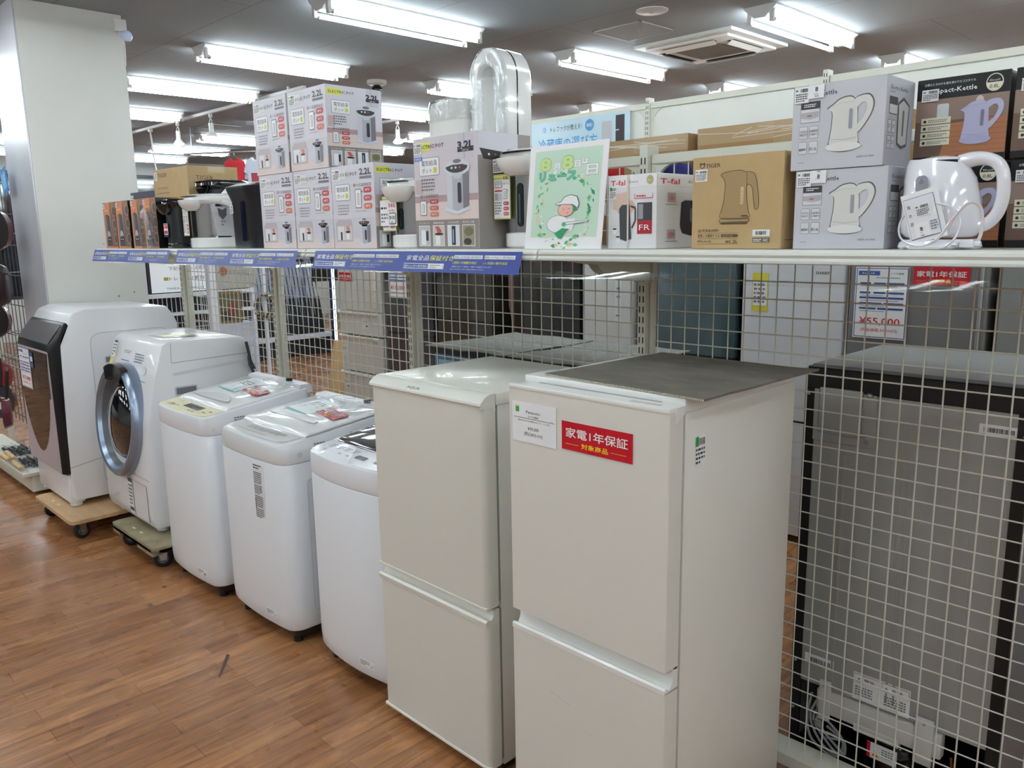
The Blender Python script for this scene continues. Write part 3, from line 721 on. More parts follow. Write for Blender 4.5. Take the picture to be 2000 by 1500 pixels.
# price sheet and blue ticket on the door
b = MB(); P = Pl(b, (0, 0, 0), (1,0,0), (0,0,1), .0006); w_, h_ = .225, .24
def price_sheet(P, w, h, price='¥55,000', sub='(税抜価格 50,000円)', brand='AQUA', c=(206, 36, 56)):
    B1 = pc(44, 80, 150)
    P.rect(0, 0, w, h, PAPER, .5); P.rect(w*.02, h*.015, w*.96, h*.97, B1, 1); P.rect(w*.035, h*.025, w*.93, h*.95, PAPER, 2)
    P.rect(w*.06, h*.885, w*.4, h*.06, B1, 3); P.text(brand, w*.12, h*.9, h*.03, PAPER, 4, w=w*.25) if brand else P.dash(w*.12, h*.9, w*.25, h*.03, PAPER, 1, 4, 2); P.text('2ドア冷蔵庫', w*.62, h*.9, h*.024, GREY, 3, w=w*.28); P.dash(w*.4, h*.84, w*.46, h*.025, GREY, 1, 3, 2)
    for q, (yy, segs) in enumerate(((.76, ((.1, .3), (.36, .58), (.6, .92))), (.63, ((.1, .3), (.36, .58), (.6, .92))), (.56, ((.1, .92),)), (.48, ((.1, .52), (.56, .92))), (.41, ((.1, .42), (.45, .92))))):
        for a, c2 in segs: P.rect(w*a, h*yy, w*(c2-a), h*.026, B1, 3)
        P.dash(w*.12, h*(yy-.035), w*.76, h*.018, pc(130, 130, 150), 1, 3, q)
    P.text(price, w*.5, h*.2, h*.1, pc(*c), 3, w=w*.76, al='c', bold=.01); P.text(sub, w*.5, h*.1, h*.04, pc(*c), 3, w=w*.7, al='c')
price_sheet(P, w_, h_, '¥77,000', '(税抜価格 70,000円)', '')
P.rect(w_+.012, h_*.55, .06, h_*.4, BLUE, 2); P.rect(w_+.02, h_*.72, .044, h_*.12, PAPER, 3); P.dash(w_+.018, h_*.6, .048, h_*.06, pc(220, 200, 90), 2, 3, 2)
b.build('price_sheet', t, loc=(.045, -.0135, .655), smooth=False)
b = MB(); b.box(.02, W-.02, .02, .1, .02, .19, DW, .006); b.build('kick_panel', t)
# ---- the round window one
t = thing('drum_washer', 'white drum washer with a round dark window in a silver-blue ring', 'washing machine', (-4.80, 1.47, .158))
W = .66; D = .62
prof = [(.015, .0), (.6, .0), (.615, .02), (.615, .86), (.59, .935), (.55, .962), (.16, .972), (.125, .955), (.075, .8), (.02, .55), (.0, .3), (.0, .05)]
b = MB(); b.prism(prof, 'x', 0, W, DW, bev=.012)
P = Pl(b, (W, 0, 0), (0,1,0), (0,0,1), .0015)
P.pline([(.17, .96), (.165, .86), (.605, .868)], .003, pc(170, 170, 172), 1); P.line(.17, .8, .6, .83, .014, pc(214, 214, 216), 1); P.line(.3, .62, .6, .63, .012, pc(214, 214, 216), 1)
P.frame(.17, .685, .12, .05, .01, .008, pc(206, 206, 208), pc(110, 110, 114), 2); P.frame(.13, .57, .12, .1, .012, .004, pc(206, 206, 208), DW, 2); P.rect(.15, .585, .08, .08, PAPER, 4); P.dash(.155, .6, .07, .055, pc(60, 60, 64), 5, 5, 2)
P = Pl(b, (0, 0, .972), (1,0,0), (0,1,.0), .001); P.poly([(.28, .2), (.5, .2), (.52, .38), (.3, .38)], pc(206, 208, 208, .2), 1); P.poly([(.36, .22), (.46, .22), (.48, .36), (.38, .36)], pc(224, 220, 150, .3), 2); P.line(.2, .3, .56, .3, .003, GREY, 2)
cb = b.build('cabinet', t)
for sx in (.07, W-.07):
    for sy in (.07, .52): b = MB(); b.cyl((sx, sy, -.026), (sx, sy, .012), .03, DW, 16); b.build('foot', t)
# sloped control area in front
b = MB(); v = Vector((0, .05, .155)).normalized(); P = Pl(b, (0, .072, .795), (1,0,0), v, .0012)
P.rect(.06, .075, .035, .008, pc(240, 220, 60), 3); P.rect(.03, .055, .055, .085, PAPER, 2); P.dash(.035, .06, .045, .07, GREY, 4, 3, 3); P.rect(.03, .02, .045, .02, pc(240, 224, 70), 3); P.rect(.04, .135, .04, .012, pc(60, 60, 60), 3)
P.dash(.2, .09, .1, .02, GREY, 2, 1, 1, .6); P.dash(.18, .045, .14, .012, pc(110, 110, 130), 1, 1, 5, .5); P.dash(.36, .05, .12, .055, pc(110, 110, 130), 4, 1, 7, .6); P.ell(.52, .02, .022, .022, pc(214, 214, 218, .2), 1); P.dash(.49, -.04, .08, .01, GREY, 1, 1, 2)
b.build('control_panel', t, smooth=False)
# door: tilted disc
n = Vector((0, -1, .10)).normalized(); up = Vector((0, .10, 1)).normalized(); cc = Vector((.30, .03, .535))
def dring(r, off, k=56, cx=0, cz=0, e=1.06): return [tuple(cc+Vector((1,0,0))*(r*math.cos(2*math.pi*i/k)+cx)+up*(r*e*math.sin(2*math.pi*i/k)+cz)+n*off) for i in range(k)]
RING = mat('ring_silver_blue', (150, 164, 186), .3, metal=.75)
b = MB(); b.loft([dring(.287, -.02), dring(.29, .025), dring(.284, .046), dring(.268, .06), dring(.25, .056), dring(.24, .035)], RING, False, False)
d = b.build('door_ring', t)
b = MB(); b.loft([dring(.2405, .036), dring(.225, .0, cx=.005), dring(.19, -.012, cx=.02), dring(.17, -.005, cx=.045)], mat('inner_dark_grey', (88, 92, 96), .35), False, False); b.build('inner_ring', d)
GLS = mat('dark_window', (6, 14, 18), .04, coat=1, spec=.8)
b = MB(); b.loft([dring(.186, -.008, cx=.042, e=1.13), dring(.18, .02, cx=.042, e=1.13), dring(.158, .042, cx=.042, e=1.13), dring(.12, .06, cx=.042, e=1.13), dring(.07, .072, cx=.042, e=1.13), dring(.01, .077, cx=.042, e=1.13)], GLS, False, True); b.build('window', d)
b = MB()
rg = []
for (ra, of) in ((.225, .03), (.232, .064), (.3, .064), (.306, .03)):
    rg.append([tuple(cc+Vector((1,0,0))*(ra*math.sin(R(a)))+up*(ra*math.cos(R(a)))+n*of) for a in range(-26, 27, 4)])
b.loft(rg, BKG, False, False, closed=False); b.build('door_handle', d)
b = MB(); P = Pl(b, (0, .0, 0), (1,0,0), (0,0,1), .0014); P.line(.0, .265, W, .265, .003, pc(160, 160, 164), 1); P.frame(.42, .03, .19, .2, .01, .0025, pc(180, 180, 184), DW, 1)
P.rect(.355, .035, .06, .2, PAPER, 3); P.rect(.358, .21, .054, .022, pc(90, 90, 94), 4); P.rect(.358, .05, .054, .02, pc(90, 90, 94), 4); P.dash(.36, .08, .05, .12, GREY, 6, 4, 3)
b.build('lower_panel', t, smooth=False)
b = MB(); b.tube(smooth_path([(.68, .57, .93), (.675, .585, .86), (.67, .595, .8), (.68, .6, .74), (.67, .59, .66)]) if 'smooth_path' in globals() else [(.68, .57, .93), (.675, .585, .86), (.67, .595, .8), (.68, .6, .74), (.67, .59, .66)], .008, pc(60, 60, 62), 8)
b.tube([(.675, .58, .85), (.67, .6, .81), (.68, .61, .78), (.68, .58, .8), (.675, .58, .85)], .006, pc(70, 70, 72), 8); b.build('power_cord', t)
# ---- dollies
WOODD = mat('dolly_wood', (196, 160, 118), .45, noise=.18, nscale=4, stretch=(1, 6, 1)); WOODE = mat('dolly_wood_edge', (206, 184, 140), .5, noise=.1); WOODW = mat('dolly_wood_worn', (150, 138, 108), .6, noise=.25, nscale=12)
def caster(t, x, y, zt, r=.045, m=RUB, hub=(90, 92, 98), rz=0):
    c, s = math.cos(rz), math.sin(rz); ax = Vector((c, s, 0)); b = MB()
    p = Vector((x, y, r)); b.tube([p-ax*.014, p-ax*.011, p+ax*.011, p+ax*.014], r, m, 24, rs=[r-.006, r, r, r-.006])
    b.cyl(p-ax*.0155, p+ax*.0155, r*.55, pc(*hub), 18); w = b.build('caster', t)
    b = MB()
    for s_ in (-1, 1):
        q = p+ax*(.02*s_); b.prism([(-.014, -.006), (.014, -.006), (.022, zt-r), (-.022, zt-r)], 'x', -.0015, .0015, CHRB, T=Matrix.Translation(q) @ Matrix.Rotation(rz, 4, 'Z'))
    b.box(x-.028, x+.028, y-.028, y+.028, zt-.005, zt, CHRB); b.cyl(p-ax*.024, p+ax*.024, .005, CHRB, 10); b.build('fork', w)
def dolly(label, x, y, w, d, zt, th, wm, em, notch=False):
    t = thing('wooden_dolly', label, 'dolly', (x, y, 0))
    b = MB(); r = .03
    pts = []
    for (cx, cy, a0) in ((w-r, r, -90), (w-r, d-r, 0), (r, d-r, 90), (r, r, 180)):
        for k in range(5): pts.append((cx+r*math.cos(R(a0+22.5*k)), cy+r*math.sin(R(a0+22.5*k))))
    b.prism(pts, 'z', zt-th, zt, wm); b.prism([(a*.998+w*.001, c*.998+d*.001) for a, c in pts], 'z', zt-th*.98, zt-.003, em)
    if notch: b.prism([(a, c) for a, c in pts if True], 'z', zt-th*1.0, zt-th*.5, em); b.box(.02, .12, .002, .05, zt-th-.02, zt-th, em); b.box(w-.22, w-.02, .002, .05, zt-th-.02, zt-th, em)
    P = Pl(b, (0, 0, zt), (1,0,0), (0,1,0), .0008)
    for xx in (.1, w-.12):
        for dx, dy in ((0, .04), (.03, .055), (0, d-.06), (.03, d-.045)): P.ell(xx+dx, dy, .005, .004, pc(70, 56, 40), 1, 10)
    for xx in (.2, .3): P.ell(xx, .05, .02, .006, pc(226, 206, 170), 1, 12)
    b.build('deck', t)
    zc = zt-th-(.02 if notch else 0)
    for sx in (.09, w-.07):
        for sy in (.07, d-.07): caster(t, sx, sy, zc, .045, rz=R(8) if not notch else R(-15))
    return t
dolly('light plywood dolly under the drum washer with the mirrored door', -5.40, 1.235, .69, .66, .125, .02, WOODD, WOODE)
dolly('worn grey-brown wooden dolly under the round-window drum washer', -4.55, 1.39, .585, .66, .13, .028, WOODW, WOODW, True)
# ============================================================ goods on the long shelf
ZT = ZS+.0006
LAV = pc(214, 211, 220); LAVS = pc(196, 192, 204); PINKISH = pc(222, 205, 200); TAUPE = pc(140, 130, 125); SILV = pc(170, 172, 180); DARKB = pc(40, 38, 40)
def draw_pot(P, x, y, w, h, l=3):
    """line art picture of a silver pot"""
    P.poly([(x+w*.08, y+h*.1), (x+w*.5, y+h*.02), (x+w*.92, y+h*.12), (x+w*.92, y+h*.74), (x+w*.08, y+h*.74)], pc(178, 178, 188), l)
    P.poly([(x+w*.08, y+h*.1), (x+w*.3, y+h*.05), (x+w*.3, y+h*.74), (x+w*.08, y+h*.74)], pc(205, 206, 214), l+1)
    P.poly([(x+w*.7, y+h*.08), (x+w*.92, y+h*.12), (x+w*.92, y+h*.74), (x+w*.7, y+h*.74)], pc(120, 118, 126), l+1)
    P.poly([(x, y+h*.08), (x+w*.48, y), (x+w, y+h*.09), (x+w*.97, y+h*.15), (x+w*.48, y+h*.06), (x+w*.03, y+h*.13)], pc(214, 218, 228), l+2)
    P.ell(x+w*.48, y+h*.82, w*.5, h*.14, pc(206, 210, 220), l+2); P.poly([(x+w*.2, y+h*.8), (x+w*.4, y+h*.62), (x+w*.6, y+h*.62), (x+w*.8, y+h*.8)], pc(196, 200, 212), l+2)
    P.poly([(x+w*(.48+.42*math.cos(R(a))), y+h*(.84+.11*math.sin(R(a))*(1 if a < 180 else 1))) for a in range(180, 361, 20)]+[(x+w*.7, y+h*.87), (x+w*.3, y+h*.87)], pc(52, 48, 50), l+3)
    for q, cc in ((.3, (200, 200, 205)), (.45, (200, 200, 205)), (.6, (190, 60, 60))): P.ell(x+w*q, y+h*.82, w*.045, h*.022, pc(*cc), l+4, 10)
    P.ell(x+w*.5, y+h*.93, w*.16, h*.035, pc(110, 112, 120), l+3)
    P.rr(x+w*.5, y+h*.2, w*.14, h*.36, w*.06, pc(48, 46, 54), l+3)
def pills(P, x, y, w, h, l=3):
    for q, (t, c) in enumerate((('98℃', (190, 60, 70)), ('90℃', (196, 80, 82)), ('70℃', (208, 112, 84)))):
        yy = y+h*(.68-.34*q); P.rr(x, yy, w, h*.24, h*.1, pc(*c), l); P.text(t, x+w*.5, yy+h*.07, h*.1, PAPER, l+1, w=w*.62, al='c', bold=.01)
def tank(P, x, y, w, h, l=3):
    P.frame(x, y, w*.72, h, w*.06, w*.06, GREY, PAPER, l); P.rr(x+w*.25, y+h*.18, w*.22, h*.6, w*.08, GREY, l+2); P.rr(x+w*.3, y+h*.21, w*.12, h*.54, w*.05, PAPER, l+3); P.rect(x+w*.72, y+h*.82, w*.2, h*.06, GREY, l)
def plate(P, x, y, w, h, l=2):
    P.frame(x, y, w, h, w*.08, w*.018, GREY, PAPER, l); P.text('電気給湯', x+w*.13, y+h*.56, h*.25, pc(90, 90, 95), l+2, w=w*.76); P.text('ポット', x+w*.14, y+h*.16, h*.24, pc(90, 90, 95), l+2, w=w*.5); P.rect(x+w*.72, y+h*.14, w*.16, h*.3, pc(205, 205, 70), l+2)
def narrow_face(P, w, h, seed=1):
    P.rect(0, 0, w, h, LAV, 0.5); P.rect(0, 0, w, h*.37, pc(206, 203, 212), 1); P.rect(0, 0, w, h*.12, PINKISH, 1.5)
    P.rect(w*.1, h*.32, w*.34, h*.03, pc(186, 178, 184), 2)
    P.text('ELECTRIC POT', w*.06, h*.872, h*.042, INK, 2, w=w*.56, bold=.02)
    price_sticker(P, w*.03, h*.83, w*.18, h*.13, 3, seed); P.rect(w*.21, h*.84, w*.14, h*.11, pc(226, 228, 226), 3); P.text('315', w*.22, h*.875, h*.035, INK, 5, w=w*.1)
    P.text('2.2L', w*.68, h*.875, h*.075, pc(70, 70, 74), 2, w=w*.27, bold=.03); P.rect(w*.68, h*.825, w*.27, h*.03, pc(120, 118, 122), 2)
    plate(P, w*.08, h*.58, w*.36, h*.2, 2)
    P.text('選べる温度設定', w*.52, h*.74, h*.032, pc(110, 106, 110), 2, w=w*.42); tank(P, w*.56, h*.48, w*.2, h*.23, 2); pills(P, w*.76, h*.47, w*.18, h*.28, 2)
    for q in range(4): P.rect(w*.13, h*(.515-.035*q), w*.018, h*.016, pc(150, 150, 155), 2)
    P.dash(w*.16, h*.4, w*.24, h*.14, pc(150, 148, 154), 4, 2, 6, .55); P.dash(w*.55, h*.44, w*.38, h*.014, pc(150, 148, 150), 1, 2, 7)
    P.rect(w*.06, h*.08, w*.4, h*.24, pc(188, 180, 184), 2); P.rect(w*.09, h*.1, w*.17, h*.17, pc(226, 226, 230), 3); P.rect(w*.27, h*.1, w*.17, h*.17, pc(216, 208, 206), 3)
    P.rect(w*.17, h*.1, w*.04, h*.1, DARKB, 4); P.ell(w*.35, h*.2, w*.06, h*.014, DARKB, 4, 12); P.poly([(w*.3, h*.26), (w*.38, h*.27), (w*.4, h*.22), (w*.34, h*.21)], pc(205, 130, 125), 5)
    P.rect(w*.31, h*.11, w*.07, h*.07, PAPER, 4)
    draw_pot(P, w*.6, h*.03, w*.3, h*.34, 2)
def wide_face(P, w, h, cap='2.2L', sticker=False, base=None):
    base = base or LAV
    P.rect(0, 0, w, h, base, 0.5); P.rect(0, h*.22, w, h*.2, PINKISH, 1); P.rect(0, h*.42, w, h*.06, pc(176, 148, 150), 1); P.rect(w*.02, h*.5, w*.12, h*.13, pc(196, 176, 176), 1); P.rect(0, 0, w, h*.26, TAUPE, 1.5)
    P.rect(w*.72, h*.78, w*.22, h*.22, pc(200, 196, 206), 1); P.rect(w*.8, h*.78, w*.02, h*.22, pc(180, 176, 186), 1.6)
    P.rect(w*.02, h*.885, w*.26, h*.075, pc(222, 222, 90), 1.6); P.text('ELECTRIC POT', w*.05, h*.905, h*.035, INK, 2.5, w=w*.45, bold=.03)
    P.text(cap, w*.71, h*.87, h*.062, INK, 2.5, w=w*.24, bold=.05); P.rect(w*.71, h*.84, w*.24, h*.025, INK, 2.5); P.text('HEP-'+cap[0]+cap[2]+'S', w*.78, h*.846, h*.013, PAPER, 3.5, w=w*.1)
    plate(P, w*.09, h*.66, w*.33, h*.165, 2)
    P.dash(w*.12, h*.52, w*.22, h*.12, pc(110, 106, 112), 4, 2, 5, .5); P.text('選べる温度設定', w*.09, h*.465, h*.025, pc(80, 76, 80), 2, w=w*.3)
    tank(P, w*.09, h*.3, w*.15, h*.14, 3); pills(P, w*.25, h*.29, w*.14, h*.17, 3)
    draw_pot(P, w*.5, h*.3, w*.4, h*.5, 3)
    for q in range(4):
        xx = w*(.05+.235*q); P.text(('ワンタッチ', '電動給湯', '大きな水位窓', '取り外し上蓋')[q], xx+w*.01, h*.225, h*.014, PAPER, 2.5, w=w*.17); P.rect(xx, h*.02, w*.19, h*.19, PAPER, 2.5); P.rect(xx+w*.008, h*.026, w*.174, h*.178, pc(*((196, 196, 200), (206, 200, 196), (226, 228, 232), (150, 140, 120))[q]), 3.5)
        if q == 0: P.rr(xx+w*.04, h*.03, w*.08, h*.14, w*.02, PAPER, 4.5); P.rect(xx+w*.12, h*.07, w*.04, h*.09, DARKB, 4.5)
        if q == 1: P.rr(xx+w*.04, h*.03, w*.08, h*.09, w*.01, PAPER, 4.5); P.ell(xx+w*.1, h*.13, w*.07, h*.012, DARKB, 4.5); P.poly([(xx+w*.04, h*.2), (xx+w*.1, h*.2), (xx+w*.15, h*.15), (xx+w*.08, h*.14)], pc(200, 90, 80), 5.5)
        if q == 2: P.rect(xx+w*.07, h*.03, w*.06, h*.17, DARKB, 4.5); P.rect(xx+w*.085, h*.05, w*.02, h*.12, pc(140, 170, 210), 5.5)
        if q == 3: P.ell(xx+w*.1, h*.15, w*.07, h*.04, pc(110, 104, 70), 4.5); P.ell(xx+w*.08, h*.06, w*.06, h*.03, pc(60, 56, 40), 4.5)
    if sticker:
        price_sticker(P, w*.01, h*.86, w*.13, h*.1, 4, 3); P.rect(w*.02, h*.8, w*.13, h*.035, pc(60, 110, 200), 4); P.text('未使用品', w*.03, h*.808, h*.018, PAPER, 5, w=w*.1)
TAPE = mat('clear_tape', (214, 206, 190), .18)
def carton(name, label, x, y, z, w, d, h, m, front=None, side=None, group=None, rz=0, cat='box', topm=None, flapgap=True):
    b = MB(); b.box(0, w, 0, d, 0, h, m, .0012, 1)
    if front: front(Pl(b, (.0008, 0, .0008), (1,0,0), (0,0,1), .0003), w-.0016, h-.0016)
    if side: side(Pl(b, (w, .0008, .0008), (0,1,0), (0,0,1), .0003), d-.0016, h-.0016)
    T_ = Pl(b, (0, 0, h), (1,0,0), (0,1,0), .0003); T_.rect(w*.02, d*.495, w*.96, .0015, pc(90, 80, 70), 1)
    o = b.build(name, loc=(x, y, z), smooth=False); o.rotation_euler = (0, 0, rz); tag(o, label, cat, group); return o
LAVB = mat('carton_lavender', (208, 205, 214), .45)
W22, D22, H22 = .262, .245, .289
GP = 'stacked 2.2 litre pot boxes'
pb = {}
def potbox(x, z, lab, sd, rz=0, y=1.66, right=True):
    return carton('pot_box', lab, x, y, z, W22, D22, H22, LAVB, lambda P, w, h: narrow_face(P, w, h, sd), (lambda P, w, h: wide_face(P, w, h)) if right else None, GP, rz)
potbox(-3.128, ZT, 'pot box at the bottom left of the stack, beside the black pot', 1)
potbox(-2.860, ZT, 'pot box in the middle of the bottom row of the stack', 2)
potbox(-2.595, ZT, 'pot box at the bottom right of the stack, behind the silver sample pot', 3)
potbox(-3.140, ZT+H22+.001, 'pot box at the top left of the stack', 4, R(-.5))
potbox(-2.868, ZT+H22+.001, 'pot box at the top right of the stack showing its wide side', 5)
def grey_side(P, w, h):
    P.rect(0, 0, w, h, pc(150, 142, 138), .5); P.rect(0, h*.8, w*.75, h*.2, LAV, 1); P.dash(w*.55, h*.85, w*.15, h*.02, pc(90, 90, 90), 1, 2, 2)
    P.poly([(w*.03, h*.86), (w*.45, h*.84), (w*.4, h*.76), (w*.1, h*.77)], DARKB, 2); P.ell(w*.2, h*.81, w*.02, h*.01, PAPER, 3, 10); P.ell(w*.32, h*.81, w*.02, h*.01, pc(200, 60, 60), 3, 10)
carton('pot_box', 'large 3.2 litre pot box between the two silver sample pots', -2.112, 1.66, ZT, .302, .225, .341, LAVB, lambda P, w, h: wide_face(P, w, h, '3.2L', True, pc(206, 198, 204)), grey_side)

# ---- electric pots
CHR = mat('polished_steel', (214, 216, 220), .1, metal=1)
CHRB = mat('brushed_steel', (176, 178, 182), .32, metal=1)
PW = mat('gloss_white', (238, 238, 236), .16, coat=.6)
BKG = mat('gloss_black', (10, 11, 14), .12, coat=.6)
BKM = mat('satin_black', (24, 26, 32), .38)
def electric_pot(label, x, y, w, d, h, body, white, group=None, nose=.05, baseh=.042, strip=True, handle=True, rz=0):
    t = thing('electric_pot', label, 'electric pot', (x, y, ZT), rz, group)
    r = min(w, d)*.4
    b = MB(); b.loft([rrect(0, 0, w*.94, d*.94, r*.94, 0), rrect(0, 0, w, d, r, .006), rrect(0, 0, w, d, r, baseh), rrect(0, 0, w*.97, d*.97, r, baseh+.003)], white); b.build('base', t)
    hb = h-.05
    b = MB(); b.loft([rrect(0, 0, w*.93, d*.93, r*.93, baseh+.003), rrect(0, 0, w*.95, d*.95, r*.95, baseh+.03), rrect(0, 0, w*.95, d*.95, r*.95, hb)], body)
    bo = b.build('body', t)
    b = MB(); b.loft([rrect(0, 0, w*.97, d*.97, r, hb), rrect(0, -.004, w*1.0, d*1.02, r, hb+.006), rrect(0, -.008, w*1.04, d*1.08, r, hb+.018), rrect(0, -.008, w*1.02, d*1.06, r*.95, hb+.034), rrect(0, -.008, w*.86, d*.9, r*.8, hb+.046), rrect(0, 0, w*.4, d*.5, r*.35, h)], white)
    li = b.build('lid', t)
    # beak with the control panel
    b = MB(); rings = []
    for k in range(8):
        a = k/7; s_ = math.cos(a*math.pi/2)**.55
        rings.append([(w*.36*s_*math.cos(R(q*15)), -d*.5+.002-nose*s_*max(0, -math.sin(R(q*15)))**.8+.03*max(0, math.sin(R(q*15))), hb+.02-a*.058) for q in range(24)])
    b.loft(rings[:-1], white, True, True); b.build('spout_nose', t)
    b = MB(); P = Pl(b, (0, -d*.5, hb+.0365), (1,0,0), (0,1,0), .0006); P.ell(0, -.012, w*.34, .022, BKG, 1); P.ell(-.03, -.016, .006, .005, GREY, 2, 10); P.ell(.03, -.016, .006, .005, pc(190, 50, 50), 2, 10); b.build('control_panel', li)
    if strip:
        b = MB(); P = Pl(b, (0, -d*.475, 0), (1,0,0), (0,0,1), .0012); P.rr(-.012, baseh+.02, .026, hb-baseh-.07, .012, mat('gauge_glass', (20, 30, 36), .1, coat=.5), 1); P.rr(-.003, baseh+.03, .007, hb-baseh-.11, .003, pc(60, 80, 90, .2), 2); b.build('water_gauge', t)
    if handle:
        b = MB(); pts = []
        for k in range(13):
            a = math.pi*k/12; pts.append((w*.53*math.cos(a), d*.1+d*.42*math.sin(a), hb+.03-.035*math.sin(a)))
        b.tube(pts, .009, white, 8, sq=(.7, 1.2)); b.build('carry_handle', t)
    return t, bo
def card_on(t, x, y, z, w, h, deco, nm='label_card'):
    b = MB(); P = Pl(b, (x, y, z), (1,0,0), (0,0,1), .0008); deco(P, w, h); b.build(nm, t, smooth=False)
def spec_card(P, w, h, t='2.2L'):
    P.rect(0, 0, w, h, pc(206, 210, 130), .5); P.rect(w*.04, h*.03, w*.92, h*.94, PAPER, 1); P.rect(w*.04, h*.88, w*.92, h*.09, pc(226, 226, 140), 2)
    P.text('ELECTRIC POT', w*.06, h*.9, h*.03, INK, 3, w=w*.5); P.text(t, w*.62, h*.89, h*.06, INK, 3, w=w*.3, bold=.03)
    P.frame(w*.08, h*.7, w*.45, h*.14, w*.05, w*.02, GREY, PAPER, 2); P.text('電気給湯', w*.12, h*.77, h*.04, GREY, 4, w=w*.36); P.text('ポット', w*.12, h*.715, h*.035, GREY, 4, w=w*.25)
    P.text('選べる', w*.6, h*.77, h*.035, GREY, 2, w=w*.3); P.rect(w*.08, h*.62, w*.45, h*.03, RED, 2); tank(P, w*.58, h*.45, w*.35, h*.22, 2)
    P.rect(w*.08, h*.42, w*.2, h*.16, pc(190, 176, 172), 2); P.rect(w*.3, h*.42, w*.2, h*.16, pc(200, 205, 210), 2); P.dash(w*.08, h*.1, w*.4, h*.3, pc(130, 130, 130), 5, 2, 3); pills(P, w*.6, h*.08, w*.32, h*.34, 2)
t, bo = electric_pot('silver sample pot with a white lid and a number 315 tag', -2.221, 1.778, .19, .2, .232, CHR, PW, 'silver sample pots with white lids')
card_on(t, -.09, -.104, .058, .075, .115, lambda P, w, h: spec_card(P, w, h))
def smp(P, w, h):
    P.rect(0, 0, w, h, PAPER, .5); P.text('見本品', w*.5, h*.72, h*.13, RED, 1, w=w*.42, bold=.02); P.text('SAMPLE', w*.5, h*.55, h*.09, RED, 1, w=w*.42)
    P.dash(w*.05, h*.62, w*.38, h*.15, INK, 1, 1, 2); P.dash(w*.05, h*.1, w*.4, h*.42, GREY, 3, 1, 5); P.frame(w*.52, h*.06, w*.44, h*.45, w*.08, w*.03, INK, PAPER, 1); P.text('315', w*.58, h*.26, h*.13, INK, 3, w=w*.32, bold=.03); P.text('III', w*.66, h*.1, h*.08, INK, 3, w=w*.12)
card_on(t, -.094, -.11, .075, .092, .085, smp, 'sample_tag')
t, bo = electric_pot('taller silver sample pot with a white lid, behind the green poster', -1.697, 1.835, .215, .24, .287, CHR, PW, 'silver sample pots with white lids')
card_on(t, -.1, -.124, .085, .07, .13, lambda P, w, h: spec_card(P, w, h, '3.2L')); 
def tg(P, w, h): price_sticker(P, 0, 0, w, h, 1, 4)
card_on(t, -.1, -.125, .22, .05, .04, tg, 'price_label')
# big silver pot seen from its side
t, bo = electric_pot('wide silver pot with a white lid and folded handle among the black pots', -3.81, 1.785, .23, .235, .252, CHR, PW, None, .055, .045, False, True)
card_on(t, -.105, -.118, .058, .062, .14, lambda P, w, h: spec_card(P, w, h, '4.0L'))
b = MB(); P = Pl(b, (.111, 0, 0), (0,1,0), (0,0,1), .0008)
P.poly([(-.075, .19), (-.065, .12), (-.055, .055), (.06, .055), (.06, .19)], mat('printed_grey', (196, 194, 198), .3), 1)
P.poly([(-.045, .185), (-.02, .175), (0, .188), (-.002, .15), (-.022, .13), (-.04, .15)], pc(90, 88, 92), 2)
P.dash(-.03, .1, .02, .03, GREY, 2, 2, 1); P.text('Tacook'[:0] or '━━', -.035, .075, .004, GREY, 2, w=.03)
P.rect(.062, .055, .02, .14, BKG, 2)
b.build('side_print', t, smooth=False)
b = MB(); b.tube([(.128, -.03, .215), (.146, .03, .19), (.15, .08, .16), (.142, .12, .135)], .012, PW, 10, sq=(.5, 1)); b.build('folded_handle', t)
b = MB(); b.box(.1, .122, .09, .105, .012, .036, BKG); b.build('power_socket', t)
# black pots
t, bo = electric_pot('slim black pot with a red label beside the orange heater boxes', -4.105, 1.73, .13, .12, .243, BKM, BKG, 'black electric pots', .05, .02, False, False)
def rl(P, w, h):
    P.rect(0, h*.1, w, h*.5, PAPER, .5); P.rect(w*.06, h*.38, w*.88, h*.2, pc(200, 60, 60), 1.5); P.rect(w*.06, h*.14, w*.88, h*.14, pc(200, 60, 60), 1.5); P.dash(w*.15, h*.4, w*.7, h*.14, PAPER, 2, 2.5, 3); P.rect(0, 0, w, h*.1, pc(60, 60, 64), 1)
card_on(t, -.045, -.064, .055, .05, .11, rl, 'red_label'); card_on(t, -.055, -.064, .17, .035, .03, tg, 'price_label')
t, bo = electric_pot('tall black pot with a long lid behind the wide silver pot', -4.035, 1.945, .2, .24, .335, BKM, BKG, 'black electric pots', .004, .03, False, False)
b = MB(); t2 = thing('electric_pot', 'large boxy black pot left of the stacked pot boxes', 'electric pot', (-3.37, 1.83, ZT), 0, 'black electric pots')
b.loft([rrect(0, 0, .235, .27, .05, 0), rrect(0, 0, .24, .275, .055, .01), rrect(0, 0, .24, .28, .055, .2), rrect(0, -.01, .25, .3, .055, .25), rrect(0, -.01, .25, .3, .05, .262), rrect(0, 0, .2, .24, .04, .276)], BKM); b.build('body', t2)
b = MB(); P = Pl(b, (0, 0, .2766), (1,0,0), (0,1,0), .0005); P.rr(-.09, -.11, .18, .1, .02, BKG, 1); P.rr(-.06, -.1, .1, .05, .01, pc(150, 155, 160, .15), 2); b.build('display', t2)
b = MB(); P = Pl(b, (-.02, -.1435, 0), (1,0,0), (0,0,1), .0008); P.rr(.03, .03, .028, .17, .01, pc(16, 22, 50, .15), 1); price_sticker(P, -.075, .15, .035, .035, 1, 6); b.build('front_labels', t2, smooth=False)
